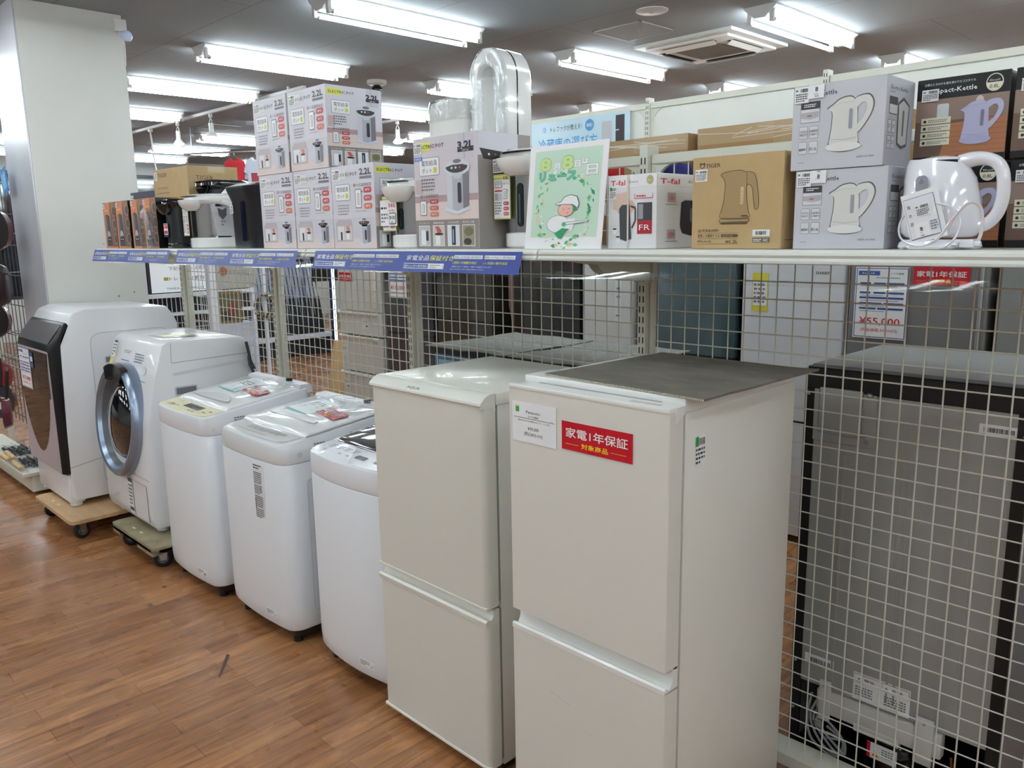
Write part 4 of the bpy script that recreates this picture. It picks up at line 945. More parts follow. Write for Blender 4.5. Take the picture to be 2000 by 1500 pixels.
b = MB(); P = Pl(b, (.121, 0, 0), (0,1,0), (0,0,1), .0008); P.poly([(-.03, .2), (0, .19), (.03, .2), (.02, .15), (0, .13), (-.02, .15)], pc(30, 32, 38, .2), 1); P.dash(-.03, .06, .05, .005, GREY, 1, 1, 2); b.build('side_print', t2, smooth=False)
o = paper('instruction_leaflet', [(-3.86, 1.84, 1.856), (-3.72, 1.84, 1.852), (-3.72, 1.86, 1.856), (-3.86, 1.87, 1.885)], PAPER, 'folded white leaflet lying on top of the black pots', 'leaflet')

# ---- orange heater boxes
ORG = mat('carton_orange', (206, 128, 78), .4)
def heater_face(P, w, h, sd):
    P.rect(0, 0, w, h, pc(204, 128, 80), .5); P.rect(w*.55, h*.03, w*.45, h*.97, pc(112, 86, 76), 1); P.poly([(w*.55, h), (w, h), (w, h*.85), (w*.7, h*.8)], pc(150, 100, 76), 1.5)
    P.poly([(w*.12, h*.04), (w*.12, h*.68)]+[(w*(.12+.38*q/6), h*(.7+.04*math.sin(math.pi*q/6))) for q in range(7)]+[(w*.5, h*.68), (w*.56, h*.04)], pc(66, 66, 72), 2)
    P.poly([(w*.12, h*.2), (w*.12, h*.68), (w*.26, h*.72), (w*.26, h*.2)], pc(110, 112, 122), 3)
    P.ell(w*.34, h*.26, w*.13, h*.12, pc(176, 174, 184), 4, 16, 0, 180); P.rect(w*.2, h*.15, w*.3, h*.08, pc(30, 28, 30), 5)
    for xx in (.24, .38): P.rect(w*xx, h*.18, w*.07, h*.018, PAPER, 6)
    for yy in (.8, .52, .2): P.ell(w*.88, h*yy, w*.17, h*.11, pc(196, 160, 120), 2); P.ell(w*.89, h*yy, w*.15, h*.1, pc(84, 70, 66), 3)
    P.dash(w*.1, h*.8, w*.34, h*.05, pc(240, 180, 140), 2, 2, 3); P.text('Black'[:0] or '・・・', w*.72, h*.92, h*.02, pc(200, 180, 170), 3, w=w*.14)
    price_sticker(P, w*.02, h*.87, w*.18, h*.1, 7, sd)
hx = [(-4.952, 'far left orange heater box standing against the white pillar'), (-4.757, 'second orange heater box from the white pillar, its black side showing'), (-4.535, 'third orange heater box from the white pillar'), (-4.365, 'orange heater box nearest the slim black pot')]
for q, (x, l) in enumerate(hx):
    w_ = .185 if q < 2 else .165
    carton('heater_box', l, x, 1.655, ZT, w_, .12, .252, ORG if q != 1 else mat('carton_black', (14, 13, 14), .35), lambda P, w, h, q=q: heater_face(P, w, h, q+2), (lambda P, w, h: P.rect(0, 0, w, h, pc(18, 16, 18, .3), .5)), 'orange heater boxes')
b = MB(); f_ = film('loose_film', (250, 252, 253), .16, .12)
b.loft([rrect(0, 0, .075, .05, .02, 0), rrect(0, 0, .08, .055, .022, .12), rrect(0, 0, .07, .045, .02, .18), rrect(0, 0, .03, .02, .008, .2)], FILM)
o = b.build('plastic_sleeve', loc=(-4.225, 1.685-.07, ZT)); tag(o, 'clear plastic sleeve standing in front of the last orange heater box', 'plastic sleeve')
KR = mat('carton_kraft', (186, 158, 112), .7, noise=.05, nscale=20)
KRD = mat('carton_kraft_brown', (170, 132, 88), .7, noise=.06, nscale=18)
def db(P, w, h):
    price_sticker(P, w*.01, h*.75, w*.1, h*.2, 2, 1); P.rr(w*.12, h*.8, w*.2, h*.06, .004, pc(200, 205, 215), 2)
carton('appliance_box', 'dark navy box behind the orange heater boxes', -4.995, 1.83, ZT, .385, .2, .312, mat('carton_navy', (44, 48, 74), .4), db)
def tig1(P, w, h):
    price_sticker(P, w*.02, h*.87, w*.1, h*.1, 2, 5); P.text('TIGER', w*.14, h*.9, h*.055, pc(90, 74, 52), 1, w=w*.28, bold=.01); P.text('Coffee Maker', w*.08, h*.75, h*.03, pc(90, 74, 52), 1, w=w*.34); P.dash(w*.08, h*.69, w*.62, h*.02, pc(90, 74, 52), 1, 1, 4)
def tig2(P, w, h):
    P.text('TIGER', w*.15, h*.83, h*.06, pc(90, 74, 52), 1, w=w*.35); P.rect(w*.4, h*.92, w*.34, h*.08, mat('clear_tape2', (196, 176, 140), .12), 1)
carton('coffee_maker_box', 'tall kraft cardboard box right of the dark navy box', -4.6, 1.815, ZT, .44, .27, .412, KR, tig1, tig2)

# ---- white wrapped appliance and the loop fan
t = thing('air_purifier', 'white column appliance wrapped in clear film behind the large pot box', 'air purifier', (-2.245, 1.99, ZT))
b = MB(); b.loft([rrect(0, 0, .18, .18, .05, 0), rrect(0, 0, .2, .2, .06, .01), rrect(0, 0, .2, .2, .06, .47), rrect(0, 0, .185, .185, .055, .495), rrect(0, 0, .14, .14, .045, .505)], mat('matte_white', (232, 230, 224), .5)); b.build('body', t)
b = MB(); b.loft([rrect(0, 0, .206, .206, .062, .43), rrect(0, 0, .21, .212, .062, .47), rrect(0, 0, .196, .196, .058, .502), rrect(0, 0, .1, .1, .03, .516)], FILM, False, True); b.build('film_wrap', t)
t = thing('bladeless_fan', 'tall white loop fan wrapped in clear film above the sample pot', 'fan', (-2.04, 1.995, ZT)); t.scale = (.84, .86, 1.0)
b = MB(); b.lathe([(.085, 0), (.088, .01), (.085, .2), (.07, .235), (.06, .245)], (0, 0, 0), mat('fan_silver', (188, 190, 194), .3, metal=.5), 28); b.build('base', t)
# loop: stadium path, deep oval section
def loop_ring(off, dy, n=40):
    pts = []; R0 = .066+off; zb_, zt_ = .30, .545
    for k in range(n):
        a = 2*math.pi*k/n; c_, s_ = math.cos(a), math.sin(a)
        pts.append((R0*c_, dy, (zt_ if s_ >= 0 else zb_)+R0*s_))
    return pts
sec = [(.034, -.07), (.03, -.083), (.012, -.09), (-.012, -.09), (-.026, -.08), (-.031, -.06), (-.03, .0), (-.026, .06), (.0, .068), (.024, .066), (.033, .055), (.035, .0)]
rings = [loop_ring(o_, dy) for o_, dy in sec]; rings.append(rings[0])
b = MB(); b.loft(rings, PW, False, False); b.build('loop', t)
b = MB(); g0 = [loop_ring(.0352, -.024), loop_ring(.0362, -.023), loop_ring(.0362, -.018), loop_ring(.0352, -.017)]; b.loft(g0, BKG, False, False); b.build('air_slot', t)
b = MB(); b.loft([loop_ring(.037, -.078), loop_ring(.03, -.092), loop_ring(-.02, -.095), loop_ring(-.034, -.07)], FILM, False, False); b.build('film_wrap', t)
b = MB(); b.lathe([(.05, 0), (.056, .01), (.05, .06), (.035, .075)], (0, 0, .17), PW, 24, 1, 1.1); b.build('collar', t)

# ---- green poster
def poster(P, w, h):
    G1, G2, G3, LG = pc(196, 224, 204), pc(30, 150, 100), pc(110, 200, 120), pc(196, 224, 140); OUT = pc(70, 90, 86); SK = pc(236, 182, 168)
    P.rect(0, 0, w, h, PAPER, .5); P.rect(w*.075, h*.115, w*.86, h*.835, G1, 1)
    def t_(s, x, y, hh, ww, c, bo_=.06, rot=0):
        P.text(s, w*x, h*y, h*hh, OUT, 2, w=w*ww, bold=bo_+.018, rot=rot); P.text(s, w*x+w*.002, h*y, h*hh, c, 3, w=w*(ww-.004), bold=bo_, rot=rot)
    t_('8', .14, .765, .115, .16, LG, .05); t_('月', .33, .77, .05, .09, PAPER); t_('8', .43, .765, .125, .16, LG, .05); t_('日', .6, .78, .05, .08, PAPER); t_('は', .69, .80, .045, .09, PAPER)
    t_('リュース', .14, .665, .075, .5, pc(96, 190, 160), .07); t_('の', .68, .675, .03, .06, PAPER); t_('日', .75, .7, .085, .15, PAPER, .04)
    rnd = random.Random(4); cx, cy = w*.5, h*.38
    for q in range(64):
        a = 2*math.pi*q/64; rr_ = rnd.uniform(.3, .39); x = cx+w*rr_*math.cos(a); y = cy+w*rr_*1.02*math.sin(a); c = (G2, G3, PAPER, pc(236, 214, 150), G3, pc(60, 170, 120))[rnd.randrange(6)]
        s = w*rnd.uniform(.014, .04); an = a+rnd.uniform(-.6, .6)+1.57
        pts = [(x+s*math.cos(an+R(k*60))*(1 if k % 3 == 0 else .5), y+s*math.sin(an+R(k*60))*(1 if k % 3 == 0 else .55)) for k in range(6)]
        P.poly(pts, c, 2+.2*(q % 4)); 
        if q % 3 == 0: P.line(x-s, y, x+s, y+s*.4, w*.003, OUT, 3.2)
    # seated figure with a white cap and a guitar
    P.ell(w*.44, h*.24, w*.15, h*.085, OUT, 4); P.ell(w*.44, h*.24, w*.146, h*.082, PAPER, 4.3)
    P.ell(w*.53, h*.375, w*.105, h*.065, OUT, 4.6); P.ell(w*.53, h*.375, w*.1, h*.061, SK, 4.9)
    P.poly([(w*.62, h*.36), (w*.68, h*.37), (w*.66, h*.41), (w*.62, h*.42)], G2, 5)
    P.poly([(w*.38, h*.435), (w*.46, h*.455), (w*.5, h*.5), (w*.58, h*.52), (w*.67, h*.5), (w*.7, h*.43), (w*.69, h*.385), (w*.62, h*.42), (w*.5, h*.425), (w*.41, h*.42)], OUT, 5.1)
    P.poly([(w*.39, h*.435), (w*.465, h*.45), (w*.505, h*.495), (w*.58, h*.514), (w*.66, h*.495), (w*.69, h*.43), (w*.68, h*.392), (w*.62, h*.425), (w*.5, h*.43), (w*.41, h*.425)], PAPER, 5.4)
    P.pline([(w*.54, h*.35), (w*.555, h*.34), (w*.57, h*.35)], w*.004, RED, 5.5); P.ell(w*.5, h*.38, w*.006, h*.005, OUT, 5.5, 8); P.ell(w*.57, h*.385, w*.006, h*.005, OUT, 5.5, 8)
    P.poly([(w*.45, h*.29), (w*.66, h*.29), (w*.63, h*.17), (w*.5, h*.16)], PAPER, 5)
    P.poly([(w*.5, h*.225), (w*.82, h*.255), (w*.82, h*.27), (w*.5, h*.255)], OUT, 6); P.poly([(w*.5, h*.229), (w*.815, h*.258), (w*.815, h*.267), (w*.5, h*.251)], PAPER, 6.3); P.ell(w*.52, h*.235, w*.03, h*.02, pc(70, 180, 110), 6.6, 14)
    P.poly([(w*.4, h*.09+h*.06), (w*.5, h*.2), (w*.6, h*.19), (w*.54, h*.16), (w*.5, h*.1), (w*.46, h*.1)], G2, 6)
t = thing('poster_stand', 'white framed green poster with lettering and a guitar figure on the shelf', 'poster', (-1.6, 1.638, ZT))
pw_, ph_ = .272, .272
b = MB(); v = Vector((0, .05, 1)).normalized(); b.add([(0, 0, 0), (pw_, .0, 0), (pw_, .0025, 0), (0, .0025, 0)]+[(.016, .014, ph_), (pw_+.016-.0, .014, ph_), (pw_+.016, .0165, ph_), (.016, .0165, ph_)], [(0,3,2,1),(4,5,6,7),(0,1,5,4),(2,3,7,6),(1,2,6,5),(3,0,4,7)], PAPER)
P = Pl(b, (0, 0, 0), (1,0,0), (0.0, .0514, 1), .0003)
ob = poster(P, pw_, ph_*1.0); 
for i_, v_ in enumerate(b.v):
    if i_ >= 8: b.v[i_] = (v_[0]+.016*v_[2]/ph_, v_[1], v_[2])
b.build('printed_sheet', t, smooth=False)
b = MB(); b.add([(.05, .004, .002), (.22, .004, .002), (.22, .09, 0), (.05, .09, 0), (.12, .016, .2), (.15, .016, .2)], [(0, 1, 2, 3), (0, 3, 4), (1, 5, 2), (3, 2, 5, 4)], film('clear_holder')); b.build('clear_foot', t)

# ---- kettle boxes
def sm2(pts, n=4, closed=True):
    out = []; N_ = len(pts)
    for i in range(N_):
        p0, p1, p2, p3 = pts[i-1], pts[i], pts[(i+1) % N_], pts[(i+2) % N_]
        for k in range(n):
            s = k/n; out.append(tuple(.5*((2*p1[q])+(p2[q]-p0[q])*s+(2*p0[q]-5*p1[q]+4*p2[q]-p3[q])*s*s+(p3[q]-p0[q]-3*p2[q]+3*p1[q])*s**3) for q in (0, 1)))
    return out
def kettle_pic(P, x, y, w, h, body, l=3, out=None, inner=None, hflip=False):
    def X(a): return x+w*a
    def T_(pts, g=1.0): return [(X(.5+(a-.5)*g), y+h*(.5+(b_-.5)*g)) for a, b_ in pts]
    jug = [(.1, .1), (.66, .1), (.68, .3), (.67, .5), (.66, .7), (.62, .86), (.5, .95), (.28, .93), (.12, .84), (.0, .77), (.1, .7), (.1, .45), (.07, .25)]
    hnd = [(.6, .9), (.74, .95), (.9, .94), (.99, .82), (.97, .66), (.86, .48), (.72, .33), (.64, .3), (.66, .44), (.76, .52), (.84, .64), (.87, .76), (.82, .83), (.74, .82), (.64, .76)]
    if out:
        P.poly(sm2(T_(jug, 1.05)), out, l); P.poly(sm2(T_(hnd, 1.05)), out, l); P.ell(X(.38), y+h*.08, w*.38, h*.11, out, l)
    P.poly(sm2(T_(jug)), body, l+1); P.poly(sm2(T_(hnd)), body, l+1.5)
    P.rr(X(.48), y+h*.38, w*.08, h*.36, w*.03, inner or pc(150, 150, 160), l+2.5)
    P.pline([(X(.1), y+h*.22), (X(.38), y+h*.19), (X(.67), y+h*.22)], w*.006, pc(150, 150, 150), l+2.5)
    P.pline([(X(.02), y+h*.78), (X(.3), y+h*.86), (X(.6), y+h*.86)], w*.005, pc(160, 160, 160), l+2.5)
def ekettle_front(P, w, h, top):
    P.rect(0, 0, w, h, pc(198, 199, 206), .5)
    P.text('Electric Kettle', w*.07, h*.865, h*.06, pc(50, 50, 70), 1.5, w=w*.42, bold=.02)
    P.rr(w*.09, h*.56, w*.22, h*.25, w*.012, pc(90, 90, 96), 1); P.rr(w*.094, h*.565, w*.212, h*.24, w*.01, pc(214, 214, 218), 2); P.rect(w*.094, h*.72, w*.212, h*.085, pc(64, 64, 68), 3); P.dash(w*.13, h*.74, w*.14, h*.045, PAPER, 2, 4, 3); P.poly([(w*.094, h*.68), (w*.3, h*.69), (w*.3, h*.62), (w*.2, h*.6), (w*.094, h*.62)], pc(176, 176, 180), 3); P.rect(w*.17, h*.635, w*.05, h*.012, pc(190, 60, 60), 4)
    for q, (xx, yy) in enumerate(((.08, .37), (.2, .37), (.08, .19), (.2, .19))):
        P.frame(w*xx, h*yy, w*.1, h*.15, w*.012, w*.004, GREY, pc(214, 215, 220), 1); 
        if q == 2: P.text('800W', w*(xx+.05), h*(yy+.04), h*.035, pc(70, 70, 74), 3.5, w=w*.08, al='c', bold=.02)
        elif q == 3: P.text('約1.0L', w*(xx+.05), h*(yy+.04), h*.035, pc(70, 70, 74), 3.5, w=w*.085, al='c', bold=.02)
        else: P.text(('空焚き防止', '自動電源')[q], w*(xx+.05), h*(yy+.08), h*.022, pc(90, 90, 94), 3.5, w=w*.08, al='c'); P.text(('機能付き', 'OFF機能付き')[q], w*(xx+.05), h*(yy+.04), h*.022, pc(90, 90, 94), 3.5, w=w*.08, al='c')
    P.text('HKM-100 WH', w*.73, h*.1, h*.026, pc(90, 90, 94), 1, w=w*.18); P.dash(w*.08, h*.08, w*.12, h*.015, GREY, 1, 1, 4)
    kettle_pic(P, w*.4, h*.2, w*.48, h*.64, pc(216, 216, 212), 2, pc(96, 96, 98)); P.ell(w*.58, h*.245, w*.19, h*.055, pc(226, 226, 224), 5)
    price_sticker(P, w*.02, h*.8, w*.16, h*.19, 7, 2); P.rect(w*.18, h*.84, w*.17, h*.16, PAPER, 7); P.text('8', w*.265, h*(.92 if top else .9), h*.055, pc(40, 40, 100), 8, w=w*.032, al='c', bold=.02); P.dash(w*.23, h*.885, w*.06, h*.014, GREY, 1, 8, 2); P.text('III', w*.25, h*(.855 if top else .975), h*.025, INK, 8, w=w*.035)
def ekettle_side(P, w, h):
    P.rect(0, 0, w, h, pc(186, 186, 194), .5); P.text('Electric Kettle', w*.12, h*.86, h*.05, pc(50, 50, 66), 1.5, w=w*.62); P.dash(w*.12, h*.82, w*.28, h*.02, GREY, 1, 1, 3)
    P.rr(w*.1, h*.58, w*.3, h*.2, .003, pc(70, 70, 74), 1); P.rect(w*.11, h*.59, w*.28, h*.1, pc(206, 206, 210), 2); P.poly([(w*.42, h*.25), (w*.4, h*.72), (w*.6, h*.8), (w*.84, h*.72), (w*.8, h*.24), (w*.6, h*.2)], pc(100, 100, 104), 2); P.poly([(w*.46, h*.27), (w*.44, h*.7), (w*.6, h*.76), (w*.8, h*.7), (w*.76, h*.27), (w*.6, h*.24)], pc(206, 206, 206), 3); P.rr(w*.58, h*.35, w*.06, h*.3, .004, GREY, 4)
    for q, (xx, yy) in enumerate(((.08, .37), (.22, .37), (.08, .19), (.22, .19))): P.frame(w*xx, h*yy, w*.12, h*.15, w*.012, w*.008, GREY, pc(206, 207, 212), 1); P.dash(w*(xx+.02), h*(yy+.05), w*.08, h*.05, GREY, 2, 3, q)
WB = mat('carton_white', (206, 207, 213), .25, coat=.4)
carton('kettle_box', 'white kettle box with a number 8 sticker, lower of two', -.822, 1.662, ZT, .19, .145, .1605, WB, lambda P, w, h: ekettle_front(P, w, h, False), ekettle_side, 'white kettle boxes')
carton('kettle_box', 'white kettle box with a number 8 sticker, upper of two', -.834, 1.66, ZT+.1615, .19, .143, .169, WB, lambda P, w, h: ekettle_front(P, w, h, True), ekettle_side, 'white kettle boxes')
def cat_logo(P, x, y, s, m):
    P.ell(x+s*.5, y+s*.45, s*.5, s*.42, m, 1, 16); P.poly([(x, y+s*.5), (x+s*.05, y+s), (x+s*.4, y+s*.8)], m, 1); P.poly([(x+s, y+s*.5), (x+s*.95, y+s), (x+s*.6, y+s*.8)], m, 1); P.ell(x+s*.5, y+s*.42, s*.36, s*.28, pc(188, 160, 114), 2, 14); P.line(x+s*.3, y+s*.5, x+s*.45, y+s*.4, s*.06, m, 3); P.line(x+s*.7, y+s*.5, x+s*.55, y+s*.4, s*.06, m, 3)
def tiger_front(P, w, h):
    BR = pc(66, 50, 34); ln = pc(80, 62, 42); K2 = pc(164, 136, 94)
    cat_logo(P, w*.08, h*.88, w*.06, BR); P.text('TIGER', w*.15, h*.885, h*.045, BR, 1, w=w*.17, bold=.03)
    price_sticker(P, w*.03, h*.74, w*.14, h*.13, 2, 9)
    out = [(.33, .79), (.34, .81), (.42, .83), (.55, .835), (.6, .815), (.66, .81), (.71, .77), (.745, .6), (.755, .46), (.74, .42), (.715, .42), (.7, .5), (.68, .64), (.65, .68), (.62, .66), (.625, .52), (.645, .4), (.64, .33), (.35, .33), (.34, .4), (.37, .52), (.38, .7), (.35, .77)]
    P.poly([(w*a, h*b_) for a, b_ in out[:6]+out[14:]], K2, 1)
    P.poly([(w*a, h*b_) for a, b_ in ((.6, .81), (.66, .81), (.71, .77), (.745, .6), (.755, .46), (.74, .42), (.715, .42), (.7, .5), (.68, .64), (.65, .68), (.62, .66))], K2, 1)
    oo = sm2(out, 3); P.pline([(w*a, h*b_) for a, b_ in oo+[oo[0]]], w*.005, ln, 2)
    P.pline([(w*.62, h*.8), (w*.62, h*.66)], w*.003, ln, 2); P.rr(w*.555, h*.47, w*.035, h*.19, w*.015, pc(206, 182, 138), 3)
    for q in range(4): P.rect(w*.565, h*(.5+.035*q), w*.015, h*.003, BR, 4)
    P.rr(w*.32, h*.285, w*.34, h*.035, .002, ln, 1.5); P.rr(w*.325, h*.29, w*.33, h*.026, .002, K2, 2.5); P.rr(w*.34, h*.265, w*.3, h*.015, .001, ln, 1.5); P.rect(w*.57, h*.345, w*.07, h*.012, ln, 3)
    P.text('QUICK&SAFE+', w*.075, h*.185, h*.03, BR, 1, w=w*.25, bold=.01); P.text('蒸気レス電気ケトル', w*.075, h*.125, h*.03, BR, 1, w=w*.26); P.rr(w*.35, h*.125, w*.19, h*.03, .002, BR, 1); P.text('温度調節機能つき', w*.36, h*.131, h*.016, pc(190, 160, 110), 2, w=w*.17)
    P.text('PTV-A120', w*.075, h*.065, h*.027, BR, 1, w=w*.16); P.text('容量', w*.4, h*.065, h*.02, BR, 1, w=w*.04); P.text('1.2L', w*.45, h*.06, h*.036, BR, 1, w=w*.09)
    for yy in (.168, .108, .048): P.rect(w*.075, h*yy, w*.47, h*.0025, BR, 1)
    P.rect(w*.7, h*.13, w*.185, h*.07, PAPER, 1); P.bars(w*.73, h*.145, w*.12, h*.04, INK, 14, 2); P.rect(w*.7, h*.065, w*.185, h*.05, pc(110, 100, 84), 1); P.text('HC', w*.82, h*.075, h*.03, PAPER, 2, w=w*.05, bold=.02); P.dash(w*.71, h*.07, w*.09, h*.035, PAPER, 2, 2, 2)
carton('kettle_box', 'large kraft cardboard kettle box with a kettle line drawing', -1.073, 1.66, ZT, .225, .04+.12, .2065, KR, tiger_front, lambda P, w, h: P.dash(w*.1, h*.08, w*.5, h*.02, pc(90, 70, 50), 1, 1, 3))
def tfal_front(P, w, h, wide):
    P.rect(0, 0, w, h, pc(226, 226, 228), .5)
    for q in range(9): P.rect(0, h*(.06+.085*q), w, h*.003, pc(210, 210, 213), 1)
    P.rect(0, h*.84, w, h*.16, pc(236, 236, 238), 1.5); P.text('T-fal', w*.06, h*.865, h*.075, pc(214, 30, 50), 2.5, w=w*(.3 if not wide else .42), bold=.03)
    P.text('Extra' if not wide else 'Ex', w*(.45 if not wide else .68), h*.89, h*.035, GREY, 2.5, w=w*(.18 if not wide else .14)); P.text('1.0L'[:0] or '・・', w*.5, h*.86, h*.015, GREY, 2.5, w=w*.1)
    if not wide:
        P.ell(w*.87, h*.92, w*.07, h*.06, pc(176, 168, 120), 2.5); P.text('No.1', w*.87, h*.905, h*.022, PAPER, 3.5, w=w*.08, al='c')
        P.poly([(w*.1, h*.55), (w*.15, h*.75), (w*.42, h*.78), (w*.48, h*.6), (w*.3, h*.48)], pc(216, 190, 176), 2); P.poly([(w*.2, h*.5), (w*.5, h*.66), (w*.6, h*.56), (w*.4, h*.44)], pc(206, 172, 154), 2.5)
        P.poly([(w*.26, h*.13), (w*.24, h*.55), (w*.3, h*.6), (w*.46, h*.6), (w*.5, h*.13), (w*.38, h*.1)], pc(60, 66, 72), 3.5); P.pline([(w*.48, h*.58), (w*.58, h*.55), (w*.58, h*.38), (w*.51, h*.28)], w*.03, pc(52, 54, 58), 4)
        P.rect(w*.62, h*.38, w*.3, h*.24, pc(60, 60, 66), 3); P.rect(w*.64, h*.4, w*.1, h*.2, pc(150, 150, 156), 4); P.rect(w*.62, h*.2, w*.3, h*.18, pc(170, 24, 40), 3); P.text('FR', w*.66, h*.25, h*.08, PAPER, 4, w=w*.22)
        P.pline([(w*.56, h*.74), (w*.56, h*.68), (w*.93, h*.68), (w*.93, h*.74)], w*.01, RED, 3); P.dash(w*.6, h*.69, w*.3, h*.04, RED, 1, 3, 3)
        for xx, yy in ((.1, .2), (.17, .09)): P.rr(w*xx, h*yy, w*.09, h*.07, w*.02, PAPER, 3); P.ell(w*(xx+.045), h*(yy+.07), w*.045, h*.012, pc(70, 46, 36), 4, 14)
        price_sticker(P, w*.04, h*.68, w*.14, h*.17, 5, 4, True)
        P.rect(w*.41, 0, w*.035, h, mat('clear_tape', (214, 206, 190), .18), 6)
    else:
        P.poly([(w*.55, h*.2), (w*.5, h*.3), (w*.52, h*.62), (w*.6, h*.65), (w, h*.65), (w, h*.17), (w*.75, h*.16)], pc(34, 26, 36), 3); P.rr(w*.72, h*.35, w*.1, h*.2, w*.04, pc(110, 106, 116), 4)
        for yy in (.62, .12): P.rect(w*.22, h*yy, w*.18, h*.13, pc(170, 170, 172), 2.5); P.ell(w*.31, h*(yy+.06), w*.06, h*.035, pc(200, 120, 115), 3.5); P.dash(w*.18, h*(yy-.04), w*.28, h*.02, GREY, 1, 2.5, 2)
TW = mat('carton_offwhite', (226, 226, 228), .3, coat=.3)
carton('kettle_box', 'white box with red lettering between the green poster and the kraft box', -1.322, 1.66, ZT, .149, .2, .181, TW, lambda P, w, h: tfal_front(P, w, h, False), lambda P, w, h: tfal_front(P, w, h, True))
def compact_front(P, w, h, sd):
    P.rect(0, 0, w, h, pc(16, 15, 17, .3), .5); P.rect(0, h*.08, w, h*.68, pc(112, 88, 76), 1); P.poly([(0, h*.5), (w, h*.5), (w, h*.76), (0, h*.76)], pc(146, 124, 112), 1.5); P.poly([(w*.3, h*.08), (w, h*.08), (w, h*.5), (w*.38, h*.46)], pc(176, 116, 78), 2)
    for q in range(6): P.rect(w*.4, h*(.12+.06*q), w*.6, h*.004, pc(140, 86, 54), 2.5)
    P.rr(w*.24, h*.5, w*.13, h*.2, w*.02, pc(206, 210, 212), 2.5); P.ell(w*.7, h*.7, w*.04, h*.05, pc(210, 196, 190), 2.5)
    P.text('必要なときだけお湯を沸かすエコスタイル', w*.08, h*.925, h*.024, PAPER, 1.5, w=w*.56); P.text('Compact-Kettle', w*.08, h*.83, h*.058, PAPER, 1.5, w=w*.58, bold=.02)
    P.ell(w*.84, h*.88, w*.09, h*.1, pc(236, 232, 210), 1.5); P.ell(w*.84, h*.88, w*.08, h*.09, DARKB, 2.5); P.poly([(w*(.84+.08*math.cos(R(a))), h*(.88+.09*math.sin(R(a)))) for a in range(180, 361, 20)], pc(236, 232, 210), 3.5); P.text('0.8L', w*.84, h*.815, h*.045, DARKB, 4.5, w=w*.1, al='c'); P.text('約5cup分', w*.84, h*.895, h*.018, PAPER, 3.5, w=w*.11, al='c')
    for q in range(4): P.rect(w*.07, h*(.47-.085*q), w*.33, h*.075, pc(226, 222, 196), 3); P.ell(w*.11, h*(.505-.085*q), w*.018, h*.018, DARKB, 4, 10); P.dash(w*.15, h*(.485-.085*q), w*.22, h*.04, GREY, 2, 4, q)
    kettle_pic(P, w*.5, h*.2, w*.46, h*.52, pc(186, 184, 214), 3.5, None, pc(130, 130, 150)); P.ell(w*.68, h*.245, w*.17, h*.05, pc(176, 174, 208), 6)
    P.text('0901 0890'[:0] or '・・・・', w*.8, h*.02, h*.015, GREY, 1, w=w*.16); price_sticker(P, w*.06, h*.74, w*.19, h*.14, 8, sd)
BC = mat('carton_compact', (16, 15, 17), .25, coat=.4)
cl = [('black and wood-print kettle box above the others, behind the sample kettle', -.638, 1.80, .167, .17), ('black and wood-print kettle box at the bottom, behind the sample kettle', -.636, 1.80, .0, .17),
      ('black and wood-print kettle box at the right end, upper', -.462, 1.80, .167, .16), ('black and wood-print kettle box at the right end, lower', -.458, 1.80, 0, .16)]
for q, (l, x, y, dz, w_) in enumerate(cl):
    carton('kettle_box', l, x, y, ZT+dz, .168, .14, .165, BC, lambda P, w, h, q=q: compact_front(P, w, h, q+3), None, 'black kettle boxes')

# ---- sample kettle with its cord and tag
KW = mat('kettle_white', (236, 236, 242), .12, coat=.8)
t = thing('electric_kettle', 'white sample kettle with coiled cord at the right end of the shelf', 'kettle', (-.533, 1.695, ZT))
b = MB(); b.lathe([(.062, 0), (.066, .004), (.064, .012), (.058, .018)], (-.008, 0, 0), KW, 36, 1.12, 1); b.build('power_base', t)
b = MB()
prof = [(.050, .021), (.056, .024), (.0615, .032), (.063, .045), (.0615, .07), (.058, .1), (.052, .13), (.044, .152), (.038, .163)]
rings = []
for r, z in prof:
    ring = []
    for i in range(40):
        a = 2*math.pi*i/40; c_ = math.cos(a); s_ = math.sin(a); rr_ = r
        x = rr_*c_; 
        x = x*1.13-.008
        if z > .09: x -= .016*((z-.09)/.063)*max(0, -c_)**6
        ring.append((x-.004*(z-.02)/.14, rr_*s_*.92, z+(.006*(-c_) if z > .14 else 0)))
    rings.append(ring)
b.loft(rings, KW); b.build('jug', t)
b = MB(); b.lathe([(.038, 0), (.036, .004), (.02, .008), (.001, .009)], (-.014, 0, .164), KW, 30, 1.1, .9); b.build('lid', t)
b = MB(); hp = [(.02, 0, .158), (.038, 0, .163), (.06, 0, .163), (.079, 0, .155), (.09, 0, .138), (.094, 0, .11), (.093, 0, .085), (.086, 0, .062), (.072, 0, .046), (.052, 0, .04)]
hp = smooth_path(hp, 4); b.tube(hp, .012, KW, 14, sq=(1.1, .95), rs=[.0165-.0045*min(1, q/10)+.003*max(0, (q-len(hp)+6)/6) for q in range(len(hp))]); b.build('handle', t)
b = MB(); P = Pl(b, (-.03, -.0535, .118), (1,0,0), (0,0,1), .001); P.rr(-.01, -.014, .022, .032, .009, pc(150, 150, 162, .2), 1); P.text('△', -.003, .004, .007, pc(70, 70, 80), 2, w=.008); b.build('water_window', t)
b = MB(); cord = [(-.05, -.052, .075), (-.064, -.055, .045), (-.055, -.06, .018), (-.02, -.064, .006), (.01, -.066, .02), (.035, -.07, .055), (.058, -.07, .082), (.075, -.06, .075), (.078, -.05, .04), (.07, -.045, .012), (.05, -.05, .006)]
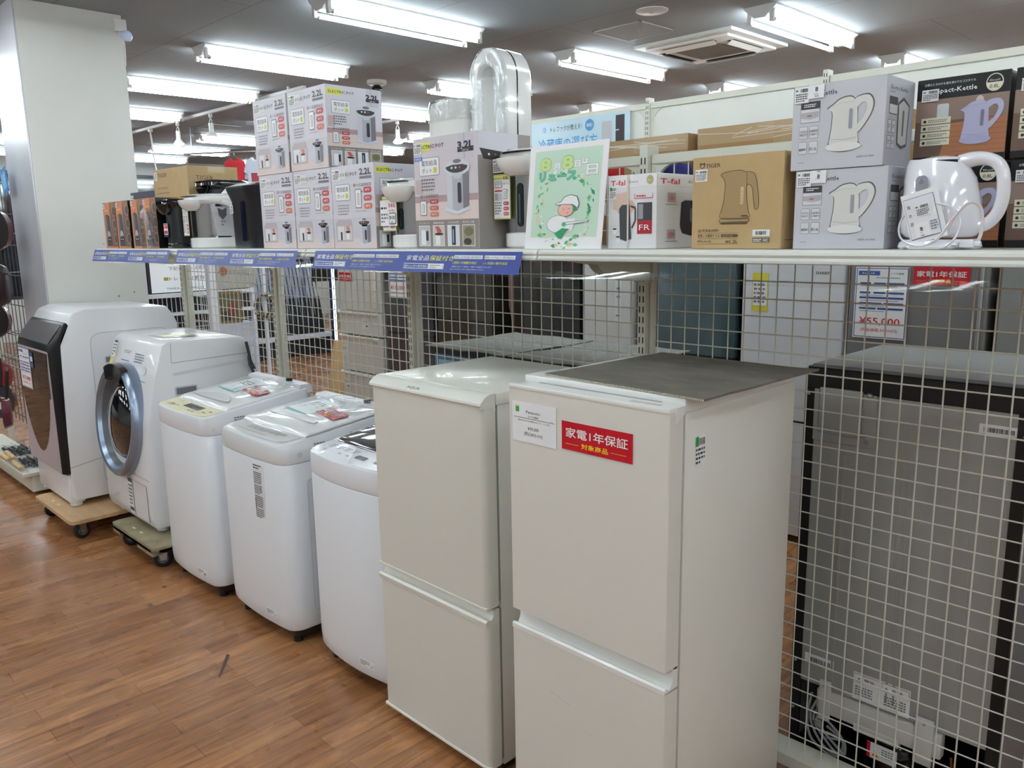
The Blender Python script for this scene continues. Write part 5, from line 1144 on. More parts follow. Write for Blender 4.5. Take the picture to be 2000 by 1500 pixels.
b.tube(smooth_path(cord), .0021, KW, 8, sq=(1.5, .9)); b.tube(smooth_path([(0, -.058, .085), (.03, -.062, .075), (.045, -.062, .05), (.042, -.066, .025), (.025, -.066, .006), (.015, -.064, .004)]), .0021, KW, 8, sq=(1.5, .9))
b.build('power_cord', t)
b = MB(); b.box(.044, .068, -.058, -.042, .003, .018, KW, .003, 2); b.box(.03, .046, -.056, -.054, .006, .0075, CHR); b.box(.03, .046, -.048, -.046, .009, .0105, CHR); b.cyl((.068, -.05, .01), (.078, -.05, .01), .005, KW, 10); b.build('plug', t)
b = MB(); ca, sa = math.cos(R(16)), math.sin(R(16)); P = Pl(b, (-.038, -.06, .008), (ca, 0, sa), (-sa, -.0, ca), .0008); w_, h_ = .066, .094
b.add([P.P(0, 0, 0), P.P(w_, 0, 0), P.P(w_, h_, 0), P.P(0, h_, 0), P.P(0, 0, -1), P.P(w_, 0, -1), P.P(w_, h_, -1), P.P(0, h_, -1)], [(0,1,2,3),(7,6,5,4),(0,4,5,1),(1,5,6,2),(2,6,7,3),(3,7,4,0)], PAPER)
P.rect(w_*.05, h_*.08, w_*.82, h_*.82, pc(80, 84, 170), 1); P.rect(w_*.06, h_*.09, w_*.8, h_*.8, pc(232, 233, 238), 2)
for q, ch in enumerate('見本品'): P.text(ch, w_*.12, h_*(.7-.17*q), h_*.06, INK, 3, w=w_*.09)
price_sticker(P, w_*.32, h_*.5, w_*.4, h_*.24, 3, 3); P.rect(w_*.2, h_*.1, w_*.4, h_*.28, PAPER, 3); P.text('8', w_*.38, h_*.22, h_*.08, pc(50, 50, 90), 4, w=w_*.075, al='c', bold=.02); P.text('III', w_*.34, h_*.11, h_*.035, INK, 4, w=w_*.08); P.dash(w_*.33, h_*.17, w_*.12, h_*.02, GREY, 1, 4, 1); P.dash(w_*.64, h_*.18, w_*.2, h_*.2, GREY, 4, 3, 6)
b.build('sample_tag', t, smooth=False)
# ============================================================ behind the mesh: rear shelf with cartons
t = thing('long_shelf', 'white shelf on the far side of the mesh carrying brown cartons', 'shelf', (-2.73, 2.165, ZS))
b = MB(); b.box(0, 2.38, 0, .45, -.022, 0, BOARD, .002, 1); b.build('board', t)
def zep(P, w, h, q):
    P.rect(0, h*.86, w, h*.14, mat('clear_tape3', (188, 160, 122), .14), 1)
    for k in range(10): P.line(random.uniform(0, w*.8), h*random.uniform(.87, .98), random.uniform(w*.2, w), h*random.uniform(.87, .98), .002, pc(226, 212, 190, .2), 2)
    P.rect(w*.42, h*.6, w*.2, h*.4, mat('clear_tape4', (182, 152, 112), .12), 1.5)
    if q == 0:
        P.text('ZEPEAL', w*.02, h*.64, h*.07, pc(60, 50, 40), 2, w=w*.32, bold=.02, shear=.2); P.rect(w*.42, h*.5, w*.13, h*.24, pc(210, 30, 40), 2.5); P.text('取扱注意', w*.425, h*.62, h*.05, PAPER, 3.5, w=w*.12, bold=.01); P.rect(w*.43, h*.46, w*.11, h*.1, PAPER, 3); P.bars(w*.44, h*.47, w*.09, h*.06, INK, 12, 4)
        P.rect(w*.28, h*.52, w*.08, h*.26, pc(40, 60, 160), 2.5); P.rect(w*.285, h*.57, w*.07, h*.12, PAPER, 3.5)
        for k, s in enumerate(('Y', '||', 'T', '6', '▬')): P.frame(w*(.66+.066*k), h*.7, w*.05, h*.1, .002, .002, INK, KRD, 2); P.text(s, w*(.685+.066*k), h*.725, h*.05, INK, 4, w=w*.025, al='c')
        P.rect(w*.25, h*.3, w*.16, h*.12, PAPER, 2); P.bars(w*.26, h*.31, w*.14, h*.09, INK, 16, 3)
    else:
        P.text('ZEPEAL', w*.06, h*.72, h*.07, pc(60, 50, 40), 2, w=w*.22, bold=.02, shear=.2); P.text('DRE-C1001', w*.06, h*.6, h*.06, pc(60, 50, 40), 2, w=w*.3); P.line(w*.4, h*.74, w*.46, h*.78, .002, pc(150, 118, 80), 2)
carton('shipping_carton', 'taped brown carton with a red care label, behind the mesh', -2.0, 2.22, ZS+.0006, .545, .3, .34, KRD, lambda P, w, h: zep(P, w, h, 0))
carton('shipping_carton', 'taped brown carton right of the one with the red care label', -1.428, 2.23, ZS+.0006, .60, .3, .348, KRD, lambda P, w, h: zep(P, w, h, 1))
carton('shipping_carton', 'plain brown carton behind the black kettle boxes', -.81, 2.24, ZS+.0006, .42, .3, .32, KRD)
b = MB(); b.loft([rrect(0, 0, .17, .045, .02, 0), rrect(0, 0, .18, .05, .022, .05), rrect(0, 0, .16, .045, .02, .2), rrect(.02, 0, .08, .03, .012, .245)], pc(70, 76, 170, .4)); o = b.build('shopping_bag', loc=(-1.49, 2.192, ZS)); tag(o, 'blue-purple bag behind the upper mesh left of the kraft box', 'bag')

# ---- silver fridge back
SM = mat('galvanised', (168, 170, 168), .4, metal=.25, noise=.08, nscale=3, stretch=(6, 6, .6)); BLP = mat('black_plastic_matte', (12, 12, 14), .5)
t = thing('refrigerator', 'grey fridge standing behind the mesh with its silver back outward', 'refrigerator', (-1.045, 2.235, 0)); W = .575
SG = mat('side_grey_fridge', (128, 130, 134), .35, coat=.2); b = MB(); b.box(.0, W, .012, .56, .27, 1.235, SG); b.box(.0, .008, .012, .56, .03, .27, SG); b.box(W-.008, W, .012, .56, .03, .27, SG); b.box(.008, W-.008, .3, .56, .03, .27, BLP); b.box(.008, W-.008, .012, .3, .03, .045, BLP); b.build('cabinet', t)
b = MB(); b.box(0, .03, 0, .012, .03, 1.2, BLP); b.box(W-.03, W, 0, .012, .03, 1.2, BLP); b.box(0, W, -.004, .04, 1.185, 1.25, BLP, .004, 1); b.box(-.001, W+.001, .04, .57, 1.235, 1.252, mat('top_grey', (128, 128, 126), .45), .003, 1)
for xx, zz in ((.012, 1.17), (W-.012, 1.13), (.012, .33), (.012, .17)): b.sph((xx, -.001, zz), .005, CHRB, 10)
b.build('frame', t)
b = MB(); b.box(.03, W-.03, .004, .012, .27, 1.185, SM); 
for xx in (.12, .28, .3, .46): b.box(xx, xx+.008, .002, .005, .3, 1.0, SM, .001, 1)
b.build('back_panel', t)
b = MB(); b.box(.028, .205, -.002, .004, 1.035, 1.215, SM, .002, 1); b.box(.045, .17, -.008, .0, 1.06, 1.195, SM, .006, 2); b.sph((.187, -.004, 1.185), .009, CHRB, 12); b.sph((.185, -.004, 1.062), .008, CHRB, 12); b.box(.178, .192, -.004, 0, 1.045, 1.075, CHRB, .002, 1); b.build('cover_plate', t)
b = MB(); P = Pl(b, (0, .003, 0), (1,0,0), (0,0,1), .0008)
P.rect(.46, 1.125, .09, .025, PAPER, 1); P.bars(.47, 1.13, .07, .012, INK, 24, 2); b.build('barcode_label', t, smooth=False); b = MB(); P = Pl(b, (0, .003, 0), (1,0,0), (0,0,1), .0008); P.rect(.04, .335, .09, .03, PAPER, 1); P.bars(.055, .34, .065, .015, INK, 24, 2); b.build('barcode_label', t, smooth=False); b = MB(); P = Pl(b, (0, .003, 0), (1,0,0), (0,0,1), .0008)
P.rect(.19, .265+.01, .16, .085, PAPER, 1); P.frame(.193, .328, .075, .028, .001, .0008, INK, PAPER, 2); P.frame(.272, .328, .075, .028, .001, .0008, INK, PAPER, 2)
P.text('警告', .222, .335, .011, INK, 4, w=.03); P.text('危険', .3, .335, .011, INK, 4, w=.03); P.dash(.197, .28, .05, .04, GREY, 5, 3, 2); P.dash(.28, .28, .06, .04, GREY, 5, 3, 4)
for xx in (.2, .278): P.poly([(xx, .333), (xx+.014, .333), (xx+.007, .346)], INK, 4); P.poly([(xx+.003, .3345), (xx+.011, .3345), (xx+.007, .3425)], PAPER, 5)
b.build('warning_label', t, smooth=False)
TR = mat('drip_tray_white', (206, 204, 198), .5)
b = MB(); b.box(.085, .44, -.004, .03, .19, .265, TR, .005, 2); b.box(.095, .13, -.012, .0, .17, .3, TR, .004, 2); b.box(.37, .42, -.012, .0, .16, .3, TR, .004, 2); b.box(.0+.2, .33, -.006, .028, .175, .2, TR, .003, 1); b.sph((.112, -.013, .285), .004, CHRB, 8); b.sph((.395, -.013, .285), .004, CHRB, 8); b.build('drip_tray', t)
b = MB(); b.lathe([(.07, .04), (.085, .06), (.085, .12), (.07, .15), (.03, .165)], (.29, .1, 0), BKG, 24); P = Pl(b, (.24, .008, .105), (1,0,0), (0,0,1), .001); P.rect(0, 0, .085, .05, PAPER, 1); P.rect(0, 0, .01, .05, RED, 2); P.poly([(.014, .008), (.036, .008), (.025, .026)], pc(230, 140, 20), 2); P.dash(.042, .012, .035, .03, GREY, 4, 2, 5); b.build('compressor', t)
b = MB()
for k in range(4): b.tube(smooth_path([(.07+.02*k, .0, .24-.01*k), (.06+.01*k, -.004, .16), (.08+.03*k, -.006, .09), (.15+.01*k, .0, .06+.01*k), (.17, .005, .12), (.12, .0, .17-.02*k)]), .004, pc(150, 152, 156, .4), 8)
b.box(.085, .11, -.012, .0, .14, .165, pc(150, 152, 150), .003, 1); b.build('power_cord', t)
b = MB(); b.tube(smooth_path([(.46, .02, .2), (.47, .01, .1), (.43, .01, .07), (.36, .0, .08)]), .004, mat('copper', (170, 96, 60), .3, metal=1), 8); b.cyl((.5, .0, .1), (.5, .0, .17), .012, CHRB, 14); b.build('pipe', t)
# ---- two low fridges with felt mats, backs to the mesh
FELT = mat('grey_felt', (146, 144, 140), .95, noise=.15, nscale=25, bump=.5, bscale=120)
def mat_fridge(x, w, label, mlabel, film_c, y=2.262):
    t = thing('refrigerator', label, 'refrigerator', (x, y, 0))
    b = MB(); b.box(0, w, .01, .52, .02, 1.150, mat('dark_fridge_side', (34, 35, 38), .35), .004, 1); b.build('cabinet', t)
    b = MB(); b.box(.02, w-.02, .0, .01, .2, 1.125, film_c, .002, 1); b.box(.05, w-.05, -.003, .0, 1.03, 1.1, mat('film_patch', (150, 190, 205), .3)); b.build('back_panel', t)
    b = MB(); b.box(-.0, w, .0, .03, 1.125, 1.153, BLP); b.build('top_strip', t)
    n = 12; vt = []; rnd = random.Random(int(w*1000))
    mb = MB()
    for k in (0, 1):
        for j in range(n+1):
            for i in range(n+1):
                xx = -.02+(w+.04)*i/n; yy = -.02+.57*j/n; ed = (i in (0, n) or j in (0, n))
                vt.append((xx+(rnd.uniform(-.004, .004) if ed else 0), yy+(rnd.uniform(-.004, .004) if ed else 0), (.0045 if k else 0)+.004*math.sin(i*.9+j*.7)*.5+.003))
    N2 = (n+1)**2; fs = []
    for j in range(n):
        for i in range(n):
            a = j*(n+1)+i; fs += [(a+N2, a+1+N2, a+n+2+N2, a+n+1+N2), (a, a+n+1, a+n+2, a+1)]
    rg = [i for i in range(n+1)]+[j*(n+1)+n for j in range(1, n+1)]+[n*(n+1)+i for i in range(n-1, -1, -1)]+[j*(n+1) for j in range(n-1, 0, -1)]
    for a, c in zip(rg, rg[1:]+rg[:1]): fs.append((a, c, c+N2, a+N2))
    mb.add(vt, fs, FELT); o = mb.build('felt_mat', loc=(x, y, 1.1525)); tag(o, mlabel, 'mat', 'grey felt mats on low fridges')
mat_fridge(-2.80, .46, 'low dark fridge with a pale blue back, behind the cream fridge', 'grey felt mat on the low fridge with the pale blue back', mat('pale_blue_film', (96, 130, 150), .25))
mat_fridge(-2.27, .44, 'low dark fridge with a dark blue back, behind the white fridge', 'grey felt mat on the low fridge with the dark blue back', mat('dark_blue_film', (20, 52, 78), .25))

# ---- facing row of fridges across the next aisle
def fridge(label, x0, x1, h, c, doors, trim=None, rough=.3, metal=0, side=None, glass=False, y=3.9, handle='groove', d_=.62):
    t = thing('refrigerator', label, 'refrigerator', (x0, y, 0)); w = x1-x0
    nm = 'fridge_%d_%d_%d' % c
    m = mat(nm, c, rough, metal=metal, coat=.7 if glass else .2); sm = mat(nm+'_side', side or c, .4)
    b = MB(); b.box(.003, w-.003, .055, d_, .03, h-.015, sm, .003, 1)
    for xx in (.03, w-.07):
        for yy in (.08, d_-.08): b.box(xx, xx+.04, yy, yy+.04, 0, .03, BLP)
    b.box(0, w, .05, d_, h-.015, h, sm, .003, 1); b.build('cabinet', t)
    zs = [.04]+doors+[h-.018]
    for k in range(len(zs)-1):
        z0, z1 = zs[k]+.006, zs[k+1]-.006
        b = MB(); door_slab(b, w, z0, z1, 0, .05, m, .012 if not glass else .003); d = b.build('door' if k == len(zs)-2 else 'drawer', t)
        if handle == 'bar' and k < len(zs)-2:
            b = MB(); b.prism([(-.014, z1-.002), (-.016, z1-.012), (-.006, z1-.03), (.0, z1-.034), (.0, z1)], 'x', .002, w-.05, trim or m); b.build('handle', d)
        elif handle == 'side' and k == len(zs)-2:
            b = MB(); b.box(w-.035, w-.02, -.018, 0, z0+.05, z1-.05, trim or m, .004, 1); b.build('handle', d)
        else:
            b = MB(); b.box(.01, w-.01, .006, .05, z1, z1+.012, BLP); b.build('handle_groove', d)
    return t
BE = (202, 200, 192)
t = fridge('beige three-drawer fridge seen through the mesh with a small red sign', -6.09, -5.46, 1.75, BE, [.49, .81, 1.015], mat('beige_trim', (222, 218, 206), .25), handle='bar')
for xx, zz, s in ((.35, .87, '製氷'), (.02, .62, '野菜'), (.02, .32, '冷凍')):
    b = MB(); P = Pl(b, (0, -.001, 0), (1,0,0), (0,0,1), .001); P.rect(xx, zz, .09, .1, pc(216, 212, 204), 1); P.text(s, xx+.015, zz+.05, .02, GREY, 2, w=.06); P.rect(xx+.055, zz+.02, .02, .012, INK, 2)
    b.build('sticker', t, smooth=False)
b = MB(); b.box(.55, .585, -.03, 0, 1.05, 1.6, mat('beige_trim', (222, 218, 206), .25), .008, 2); b.build('handle', t)
o = red_sign('guarantee_sign', .2, .072).build('guarantee_sign', loc=(-6.06, 3.895, 1.268), smooth=False); tag(o, 'small red sign on the beige drawer fridge beyond the mesh', 'sign', 'red guarantee signs')
t = fridge('dark grey fridge beyond the mesh with a 110,000 yen price sheet', -5.40, -4.80, 1.78, (62, 62, 68), [.5, .87], glass=True, rough=.12)
b = MB(); P = Pl(b, (0, 0, 0), step=.0008); price_sheet(P, .24, .33, '¥110,000', '(税抜価格 100,000円)', ''); o = b.build('price_sheet', loc=(-5.335, 3.893, 1.155), smooth=False); tag(o, 'price sheet reading 110,000 yen on the dark grey fridge', 'price sheet', 'blue framed price sheets')
t = fridge('brown-black glass fridge beyond the mesh right of the middle post', -4.74, -4.14, 1.8, (54, 52, 48), [.6, 1.02], glass=True, rough=.1)
t = fridge('glossy black fridge beyond the mesh beside a white one', -3.92, -3.33, 1.82, (12, 12, 15), [.55, .88], glass=True, rough=.06)
b = MB(); b.prism([(-.03, 1.15), (.03, 1.15), (.03, 1.8), (-.03, 1.8)], 'y', 0, .012, mat('leather_brown', (120, 92, 82), .5)); b.prism([(-.03, 1.15), (.03, 1.15), (.045, 1.0), (.03, .9)], 'y', .002, .01, mat('leather_brown', (120, 92, 82), .5))
for k in range(3): b.cyl((0, -.001, 1.45-.09*k), (0, .002, 1.45-.09*k), .008, CHRB, 10)
o = b.build('strap', loc=(-3.97, 3.93, 0)); tag(o, 'brown strap hanging in the gap left of the glossy black fridge', 'strap')
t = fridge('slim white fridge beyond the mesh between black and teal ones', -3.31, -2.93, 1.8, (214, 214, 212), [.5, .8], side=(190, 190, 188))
b = MB(); P = Pl(b, (0, -.001, 0), step=.001); P.rect(.26, 1.1, .055, .5, pc(226, 228, 230, .2), 1)
for zz in (1.5, 1.46, 1.3, 1.25): P.rect(.275, zz, .025, .012, GREY, 2)
P.rect(.27, 1.14, .03, .006, INK, 2); b.build('control_panel', t, smooth=False)
t = fridge('dark teal glass fridge beyond the mesh right of the near post', -2.74, -2.24, 1.8, (72, 92, 98), [.6, .95], glass=True, rough=.1, side=(24, 24, 26))
b = MB(); b.cyl((.0, .03, .0), (.0, .03, 1.78), .045, mat('pale_edge', (206, 206, 208), .3), 20); o = b.build('rounded_door', loc=(-2.82, 3.92, 0)); tag(o, 'pale rounded fridge edge just right of the near slotted post', 'refrigerator')
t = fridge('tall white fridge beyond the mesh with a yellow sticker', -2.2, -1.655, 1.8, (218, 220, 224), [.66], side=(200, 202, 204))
b = MB(); P = Pl(b, (0, -.001, 0), step=.001); P.rect(.06, 1.22, .09, .2, pc(220, 206, 60), 1); P.rect(.065, 1.25, .08, .13, PAPER, 2); P.dash(.07, 1.26, .07, .11, GREY, 5, 3, 3); P.text('SHARP', .4, 1.42, .014, INK, 1, w=.07, bold=.03); b.build('stickers', t, smooth=False)
t = fridge('grey fridge beyond the mesh with the 55,000 yen price sheet', -1.63, -1.03, 1.8, (122, 122, 122), [.5], mat('handle_silver', (186, 186, 186), .25, metal=.6), handle='side', rough=.35)
b = MB(); P = Pl(b, (0, 0, 0), step=.0008); price_sheet(P, .245, .335); o = b.build('price_sheet', loc=(-1.6, 3.893, 1.125), smooth=False); tag(o, 'price sheet reading 55,000 yen on the grey fridge beyond the mesh', 'price sheet', 'blue framed price sheets')
o = red_sign('guarantee_sign', .235, .08).build('guarantee_sign', loc=(-1.34, 3.893, 1.385), smooth=False); tag(o, 'red sign on the grey fridge right of the 55,000 yen sheet', 'sign', 'red guarantee signs')
t = fridge('silver-grey fridge at the right edge beyond the mesh', -.99, -.4, 1.8, (140, 142, 138), [.5, .9], rough=.35)
t = fridge('dark low fridge behind the silver-backed fridge on the right', -.33, .25, 1.05, (70, 74, 70), [.4], y=2.75, rough=.3)
b = MB(); b.box(0, .3, 0, .004, 0, .12, pc(40, 120, 190, .3)); o = b.build('blue_tag', loc=(-.46, 2.6, 1.1)); o.rotation_euler = (R(-20), 0, R(12)); tag(o, 'blue film corner at the right edge beside the silver-backed fridge', 'film'); o.parent = None
bpy.data.objects.remove(o)

# ---- far gondola with white panels and cream posts
PN = mat('white_board', (228, 228, 220), .6, noise=.03, nscale=5)
pm2 = make_post(2.5).build('upright_post', loc=(-2.095, 4.56, 0)); tag(pm2, 'tall cream slotted post in the white panel wall above the white kettle boxes', 'post', 'slotted posts of the panel wall')
for x, l in ((-3.29, 'tall cream slotted post in the white panel wall above the kraft kettle box'), (-4.48, 'tall cream slotted post in the white panel wall behind the loop fan'), (-.9, 'tall cream slotted post in the white panel wall near the right edge'), (.3, 'tall cream slotted post in the white panel wall beyond the right edge')):
    dup(pm2, (x, 4.56, 0), label=l)
pxs = [-5.67, -4.48, -3.29, -2.095, -.9, .3]
pn = ['end', 'second', 'third', 'fourth', 'fifth']
for i in range(5):
    xa, xb = pxs[i]+.017, pxs[i+1]-.017
    t = thing('wall_panel', ['white panel at the left end of the panel wall', 'white panel behind the blue fridge-guide banner', 'white panel of the wall above the kraft kettle box', 'white panel of the wall behind the white kettle boxes', 'white panel of the wall behind the black kettle boxes'][i], 'panel', (xa, 4.56, 0), group='white panels of the tall wall')
    L = xb-xa; b = MB(); b.box(0, L, -.004, .01, .1, 2.44, PN); b.build('board', t)
    b = MB(); b.box(0, L, -.014, .014, 2.43, 2.47, CREAM, .003, 1); b.box(0, .02, -.01, .012, .1, 2.43, CREAM); b.box(L-.02, L, -.01, .012, .1, 2.43, CREAM); corner(b, .02, 2.43, 1, -1, .09, -.008, .01, CREAM); corner(b, L-.02, 2.43, -1, -1, .09, -.008, .01, CREAM); b.build('frame', t)
b = MB(); b.box(0, 1.02, 0, .004, 0, .34, pc(196, 220, 232, .2)); P = Pl(b, (0, 0, 0), step=.001)
P.rect(0, 0, 1.02, .09, PAPER, 1); P.text('冷蔵庫の選び方', .18, .135, .075, pc(60, 150, 210), 1, w=.56, bold=.005); P.text('トレファクが教える!', .3, .265, .032, pc(40, 50, 60), 1, w=.3); P.ell(.67, .28, .04, .04, pc(70, 150, 200), 1, 20); P.text('機能!', .67, .27, .02, PAPER, 2, w=.055, al='c'); P.text('冷', .22, .265, .035, pc(90, 140, 220), 1, w=.04)
P.rect(.78, .1, .085, .19, pc(190, 190, 192), 1); P.rect(.9, .1, .075, .22, pc(50, 36, 40), 1); P.rect(.9, .22, .03, .006, PAPER, 2); P.rect(.9, .13, .07, .004, GREY, 2); P.rect(.06, .02, .06, .16, pc(150, 150, 150), 2)
P.rr(.6, .035, .12, .035, .012, pc(60, 140, 200), 2); P.text('ポイント', .66, .043, .014, PAPER, 3, w=.09, al='c'); P.text('ドアの開き方で選ぶ', .73, .038, .024, pc(100, 160, 210), 2, w=.25)
o = b.build('guide_banner', loc=(-4.45, 4.535, 2.1), smooth=False); tag(o, 'pale blue banner with Japanese lettering on the white panel wall', 'banner')
# leaning wooden board
b = MB(); b.prism([(-.14, 0), (.14, 0), (.1, .62), (-.06, .64)], 'y', -.01, .01, mat('light_plank', (206, 172, 120), .5, noise=.15, nscale=5, stretch=(8, 1, 1)))
o = b.build('wooden_board', loc=(-6.78, 4.3, .002)); o.rotation_euler = (R(-8), 0, R(40)); tag(o, 'light wooden board leaning beside the beige drawer fridge', 'board')

# ---- golf corner beyond
GS = mat('rack_white', (214, 216, 224), .5); 
b = MB(); b.box(-.5, 0, 0, 1.98, .24, .3, GS, .004, 1); b.box(-.46, -.04, .05, 1.94, 0, .24, pc(20, 18, 18)); o = b.build('club_platform', loc=(-10.05, 4.35, 0)); tag(o, 'white low platform under the golf clubs', 'rack')
b = MB(); b.box(-.02, 0, 0, 1.98, .3, 2.0, mat('rack_back', (176, 184, 206), .5)); o = b.build('backing_board', loc=(-10.56, 4.35, 0)); tag(o, 'pale blue-grey back panel behind the golf clubs', 'panel')
BKC = pc(14, 14, 18, .3); GRIP = pc(22, 22, 26, .7)
def club(kind):
    t = thing('golf_club', 'x', 'golf club', group='golf clubs leaning in the rack')
    b = MB(); b.cyl((0, 0, .02), (-.2, 0, 1.0), .007, mat('club_shaft', (70, 74, 82), .25, metal=.8), 8); b.build('shaft', t)
    b = MB(); b.cyl((.0, 0, .0), (-.1, 0, .5), .027, GRIP, 8, r2=.018); b.build('grip', t)
    b = MB()
    if kind: b.sph((-.205, .0, 1.02), .034, BKC, 12, 1.2, .9, .7)
    else: b.prism([(0, 0), (.055, .01), (.06, .05), (.0, .02)], 'x', -.18, -.16, CHRB, T=Matrix.Translation((-.04, -.03, 1.0)))
    b.build('club_head', t); return t
ck = [club(0), club(1)]; used = [False, False]; rnd = random.Random(5)
for i in range(33):
    k = 1 if rnd.random() < .3 else 0; y = 4.42+i*.0565; loc = (-10.16, y, .302)
    rzc = 0
    if not used[k]: o = ck[k]; o.location = loc; o.rotation_euler = (0, 0, rzc); used[k] = True
    else: o = dup(ck[k], loc, rzc)
    o['label'] = 'golf club leaning grip-down in the rack beyond the mesh'
for i, (y, w_) in enumerate(((5.62, .16), (6.2, .1), (4.95, .06))):
    b = MB(); b.box(-.01, .01, 0, w_, 0, 1.3, mat('rack_divider', (190, 198, 216), .4)); o = b.build('rack_divider', loc=(-10.52, y, .301)); tag(o, ['widest pale upright divider among the golf clubs', 'pale upright divider at the right of the golf clubs', 'narrow pale upright divider at the left of the golf clubs'][i], 'divider')
# light strip post and the blue booth behind it
b = MB(); b.box(-.03, .03, -.03, .03, .0, 2.1, pc(30, 40, 70), .004, 1); o = b.build('booth_post', loc=(-9.745, 6.15, 0)); 
b2 = MB(); b2.box(.031, .036, -.02, .02, .12, 2.08, mat('strip_light', (210, 240, 255), .5, emit=6)); b2.build('light_strip', o); tag(o, 'dark post with a glowing white strip light beside the golf clubs', 'strip light')
b = MB(); b.box(0, 1.2, 0, .04, 0, 2.1, mat('booth_blue', (70, 92, 168), .4)); b.box(.1, .14, -.02, 0, .2, 1.9, pc(150, 190, 230)); b.box(.5, .54, -.02, 0, .2, 1.9, pc(150, 190, 230)); b.tube([(.1, -.03, .9), (.5, -.03, 1.3)], .01, PAPER, 6); b.tube([(.1, -.03, 1.3), (.5, -.03, .9)], .01, PAPER, 6)
o = b.build('display_board', loc=(-9.7, 6.7, 0)); tag(o, 'blue display panel glimpsed right of the strip light', 'panel')
b = MB(); b.sph((0, 0, 0), .12, pc(170, 40, 60), 14, 1, 1, .8); o = b.build('red_ball', loc=(-8.35, 6.2, .9)); o.name = 'red_helmet'; tag(o, 'red round helmet in front of the blue display panel', 'helmet')
b = MB(); b.box(-.15, .15, -.15, .15, 0, .82, pc(206, 196, 226)); o = b.build('display_plinth', loc=(-8.35, 6.2, 0)); tag(o, 'pale lilac plinth carrying the red helmet', 'plinth')

# ---- white notice board with shelves, picture, wreath
b = MB(); b.box(-.02, 0, 0, .98, 0, .62, PAPER); b.box(-.03, .0, -.03, 0, 0, .62, pc(30, 16, 40)); P = Pl(b, (0, 0, 0), (0,1,0), (0,0,1), .002)
P.text('下記のものは買取できません', .2, .24, .035, GREY, 1, w=.72); P.text('トレファク買取', .2, .13, .035, pc(90, 90, 60), 1, w=.4); P.rect(.14, .13, .05, .035, pc(170, 150, 60), 1); P.text('TREFAC FASHION', .16, .03, .022, GREY, 1, w=.42)
for zz in (.2, .12, .06): P.dash(.66, zz, .12, .02, GREY, 1, 1, 3)
o = b.build('notice_board', loc=(-9.0, 3.42, 1.07), smooth=False); tag(o, 'white notice board with grey lettering beyond the mesh', 'notice board')
t = thing('display_rack', 'white wire display rack below the white notice board', 'rack', (-8.97, 3.3, 0))
b = MB(); 
for yy in (0, 1.25): b.box(-.02, .02, yy, yy+.04, 0, 1.9, GS)
b.build('upright', t)
b = MB(); b.box(-.02, .1, .03, 1.25, 1.02, 1.06, GS); b.box(-.02, .1, .03, 1.25, .82, .85, GS); b.build('shelf_rail', t)
b = MB()
for k in range(25): b.box(-.005, .005, .06+k*.049, .066+k*.049, .1, 1.02, GS)
for k in range(12): b.box(-.005, .005, .03, 1.25, .12+k*.055, .127+k*.055, GS)
b.build('grid', t)
b = MB(); b.box(-.5, -.45, 0, 1.5, 0, 1.35, pc(16, 16, 20)); o = b.build('dark_cabinet', loc=(-8.97, 3.25, 0)); tag(o, 'black cabinet behind the white wire rack', 'cabinet')
for i, (y, z, c) in enumerate(((3.27, 1.12, (190, 40, 80)), (3.27, 1.2, (60, 50, 60)), (3.27, 1.28, (120, 20, 50)), (3.27, 1.06, (220, 180, 60)))):
    b = MB(); b.box(-.02, .02, 0, .1, 0, .055, pc(*c)); o = b.build('small_package', loc=(-9.0, y, z)); tag(o, ['pink', 'grey', 'dark red', 'yellow'][i]+' small package left of the white notice board', 'package')
t = thing('framed_picture', 'gold framed picture with a dark scene beyond the mesh', 'picture', (-8.21, 3.78, .755))
b = MB(); b.box(-.02, 0, 0, .27, 0, .34, mat('frame_gold', (132, 118, 82), .45, metal=.3), .004, 1); b.build('frame', t)
b = MB(); P = Pl(b, (.0, .03, .03), (0,1,0), (0,0,1), .002); P.rect(0, 0, .21, .28, pc(104, 92, 62), 1); P.rect(.01, 0, .1, .1, pc(60, 50, 36), 2); P.ell(.13, .12, .05, .08, pc(130, 60, 46), 2, 12); P.ell(.06, .2, .05, .04, pc(90, 100, 70), 2, 12); b.build('canvas', t, smooth=False)
t = thing('wreath', 'dried leaf wreath hanging beyond the mesh by the golf clubs', 'wreath', (-7.97, 4.2, .93)); b = MB(); rnd = random.Random(9)
for q in range(240):
    a = rnd.uniform(0, 2*math.pi); r_ = .115+rnd.uniform(-.035, .035); y, z = r_*math.cos(a), r_*math.sin(a); s = rnd.uniform(.012, .026); an = rnd.uniform(0, 6.3); x = rnd.uniform(-.02, .03)
    b.add([(x, y+s*math.cos(an), z+s*math.sin(an)), (x+.006, y+s*.4*math.cos(an+1.57), z+s*.4*math.sin(an+1.57)), (x, y-s*math.cos(an), z-s*math.sin(an)), (x-.006, y-s*.4*math.cos(an+1.57), z-s*.4*math.sin(an+1.57))], [(0, 1, 2, 3)], (pc(96, 92, 68), pc(140, 136, 116), pc(74, 60, 46), pc(190, 184, 168))[q % 4])
b.build('leaves', t); b = MB(); b.tube([(0, .115*math.cos(a_), .115*math.sin(a_)) for a_ in [2*math.pi*k/24 for k in range(24)]], .008, pc(80, 62, 44), 6, closed=True); b.build('ring', t)
b = MB(); b.box(-.04, .04, -.04, .04, 0, 1.6, GS, .004, 1); o = b.build('rack_upright', loc=(-8.1, 3.68, 0)); tag(o, 'white upright beside the gold framed picture', 'post')
b = MB(); b.box(-.02, .02, -.015, .015, 0, 1.75, GS); o = b.build('rack_upright', loc=(-8.02, 4.22, 0)); tag(o, 'thin white upright beside the leaf wreath', 'post')
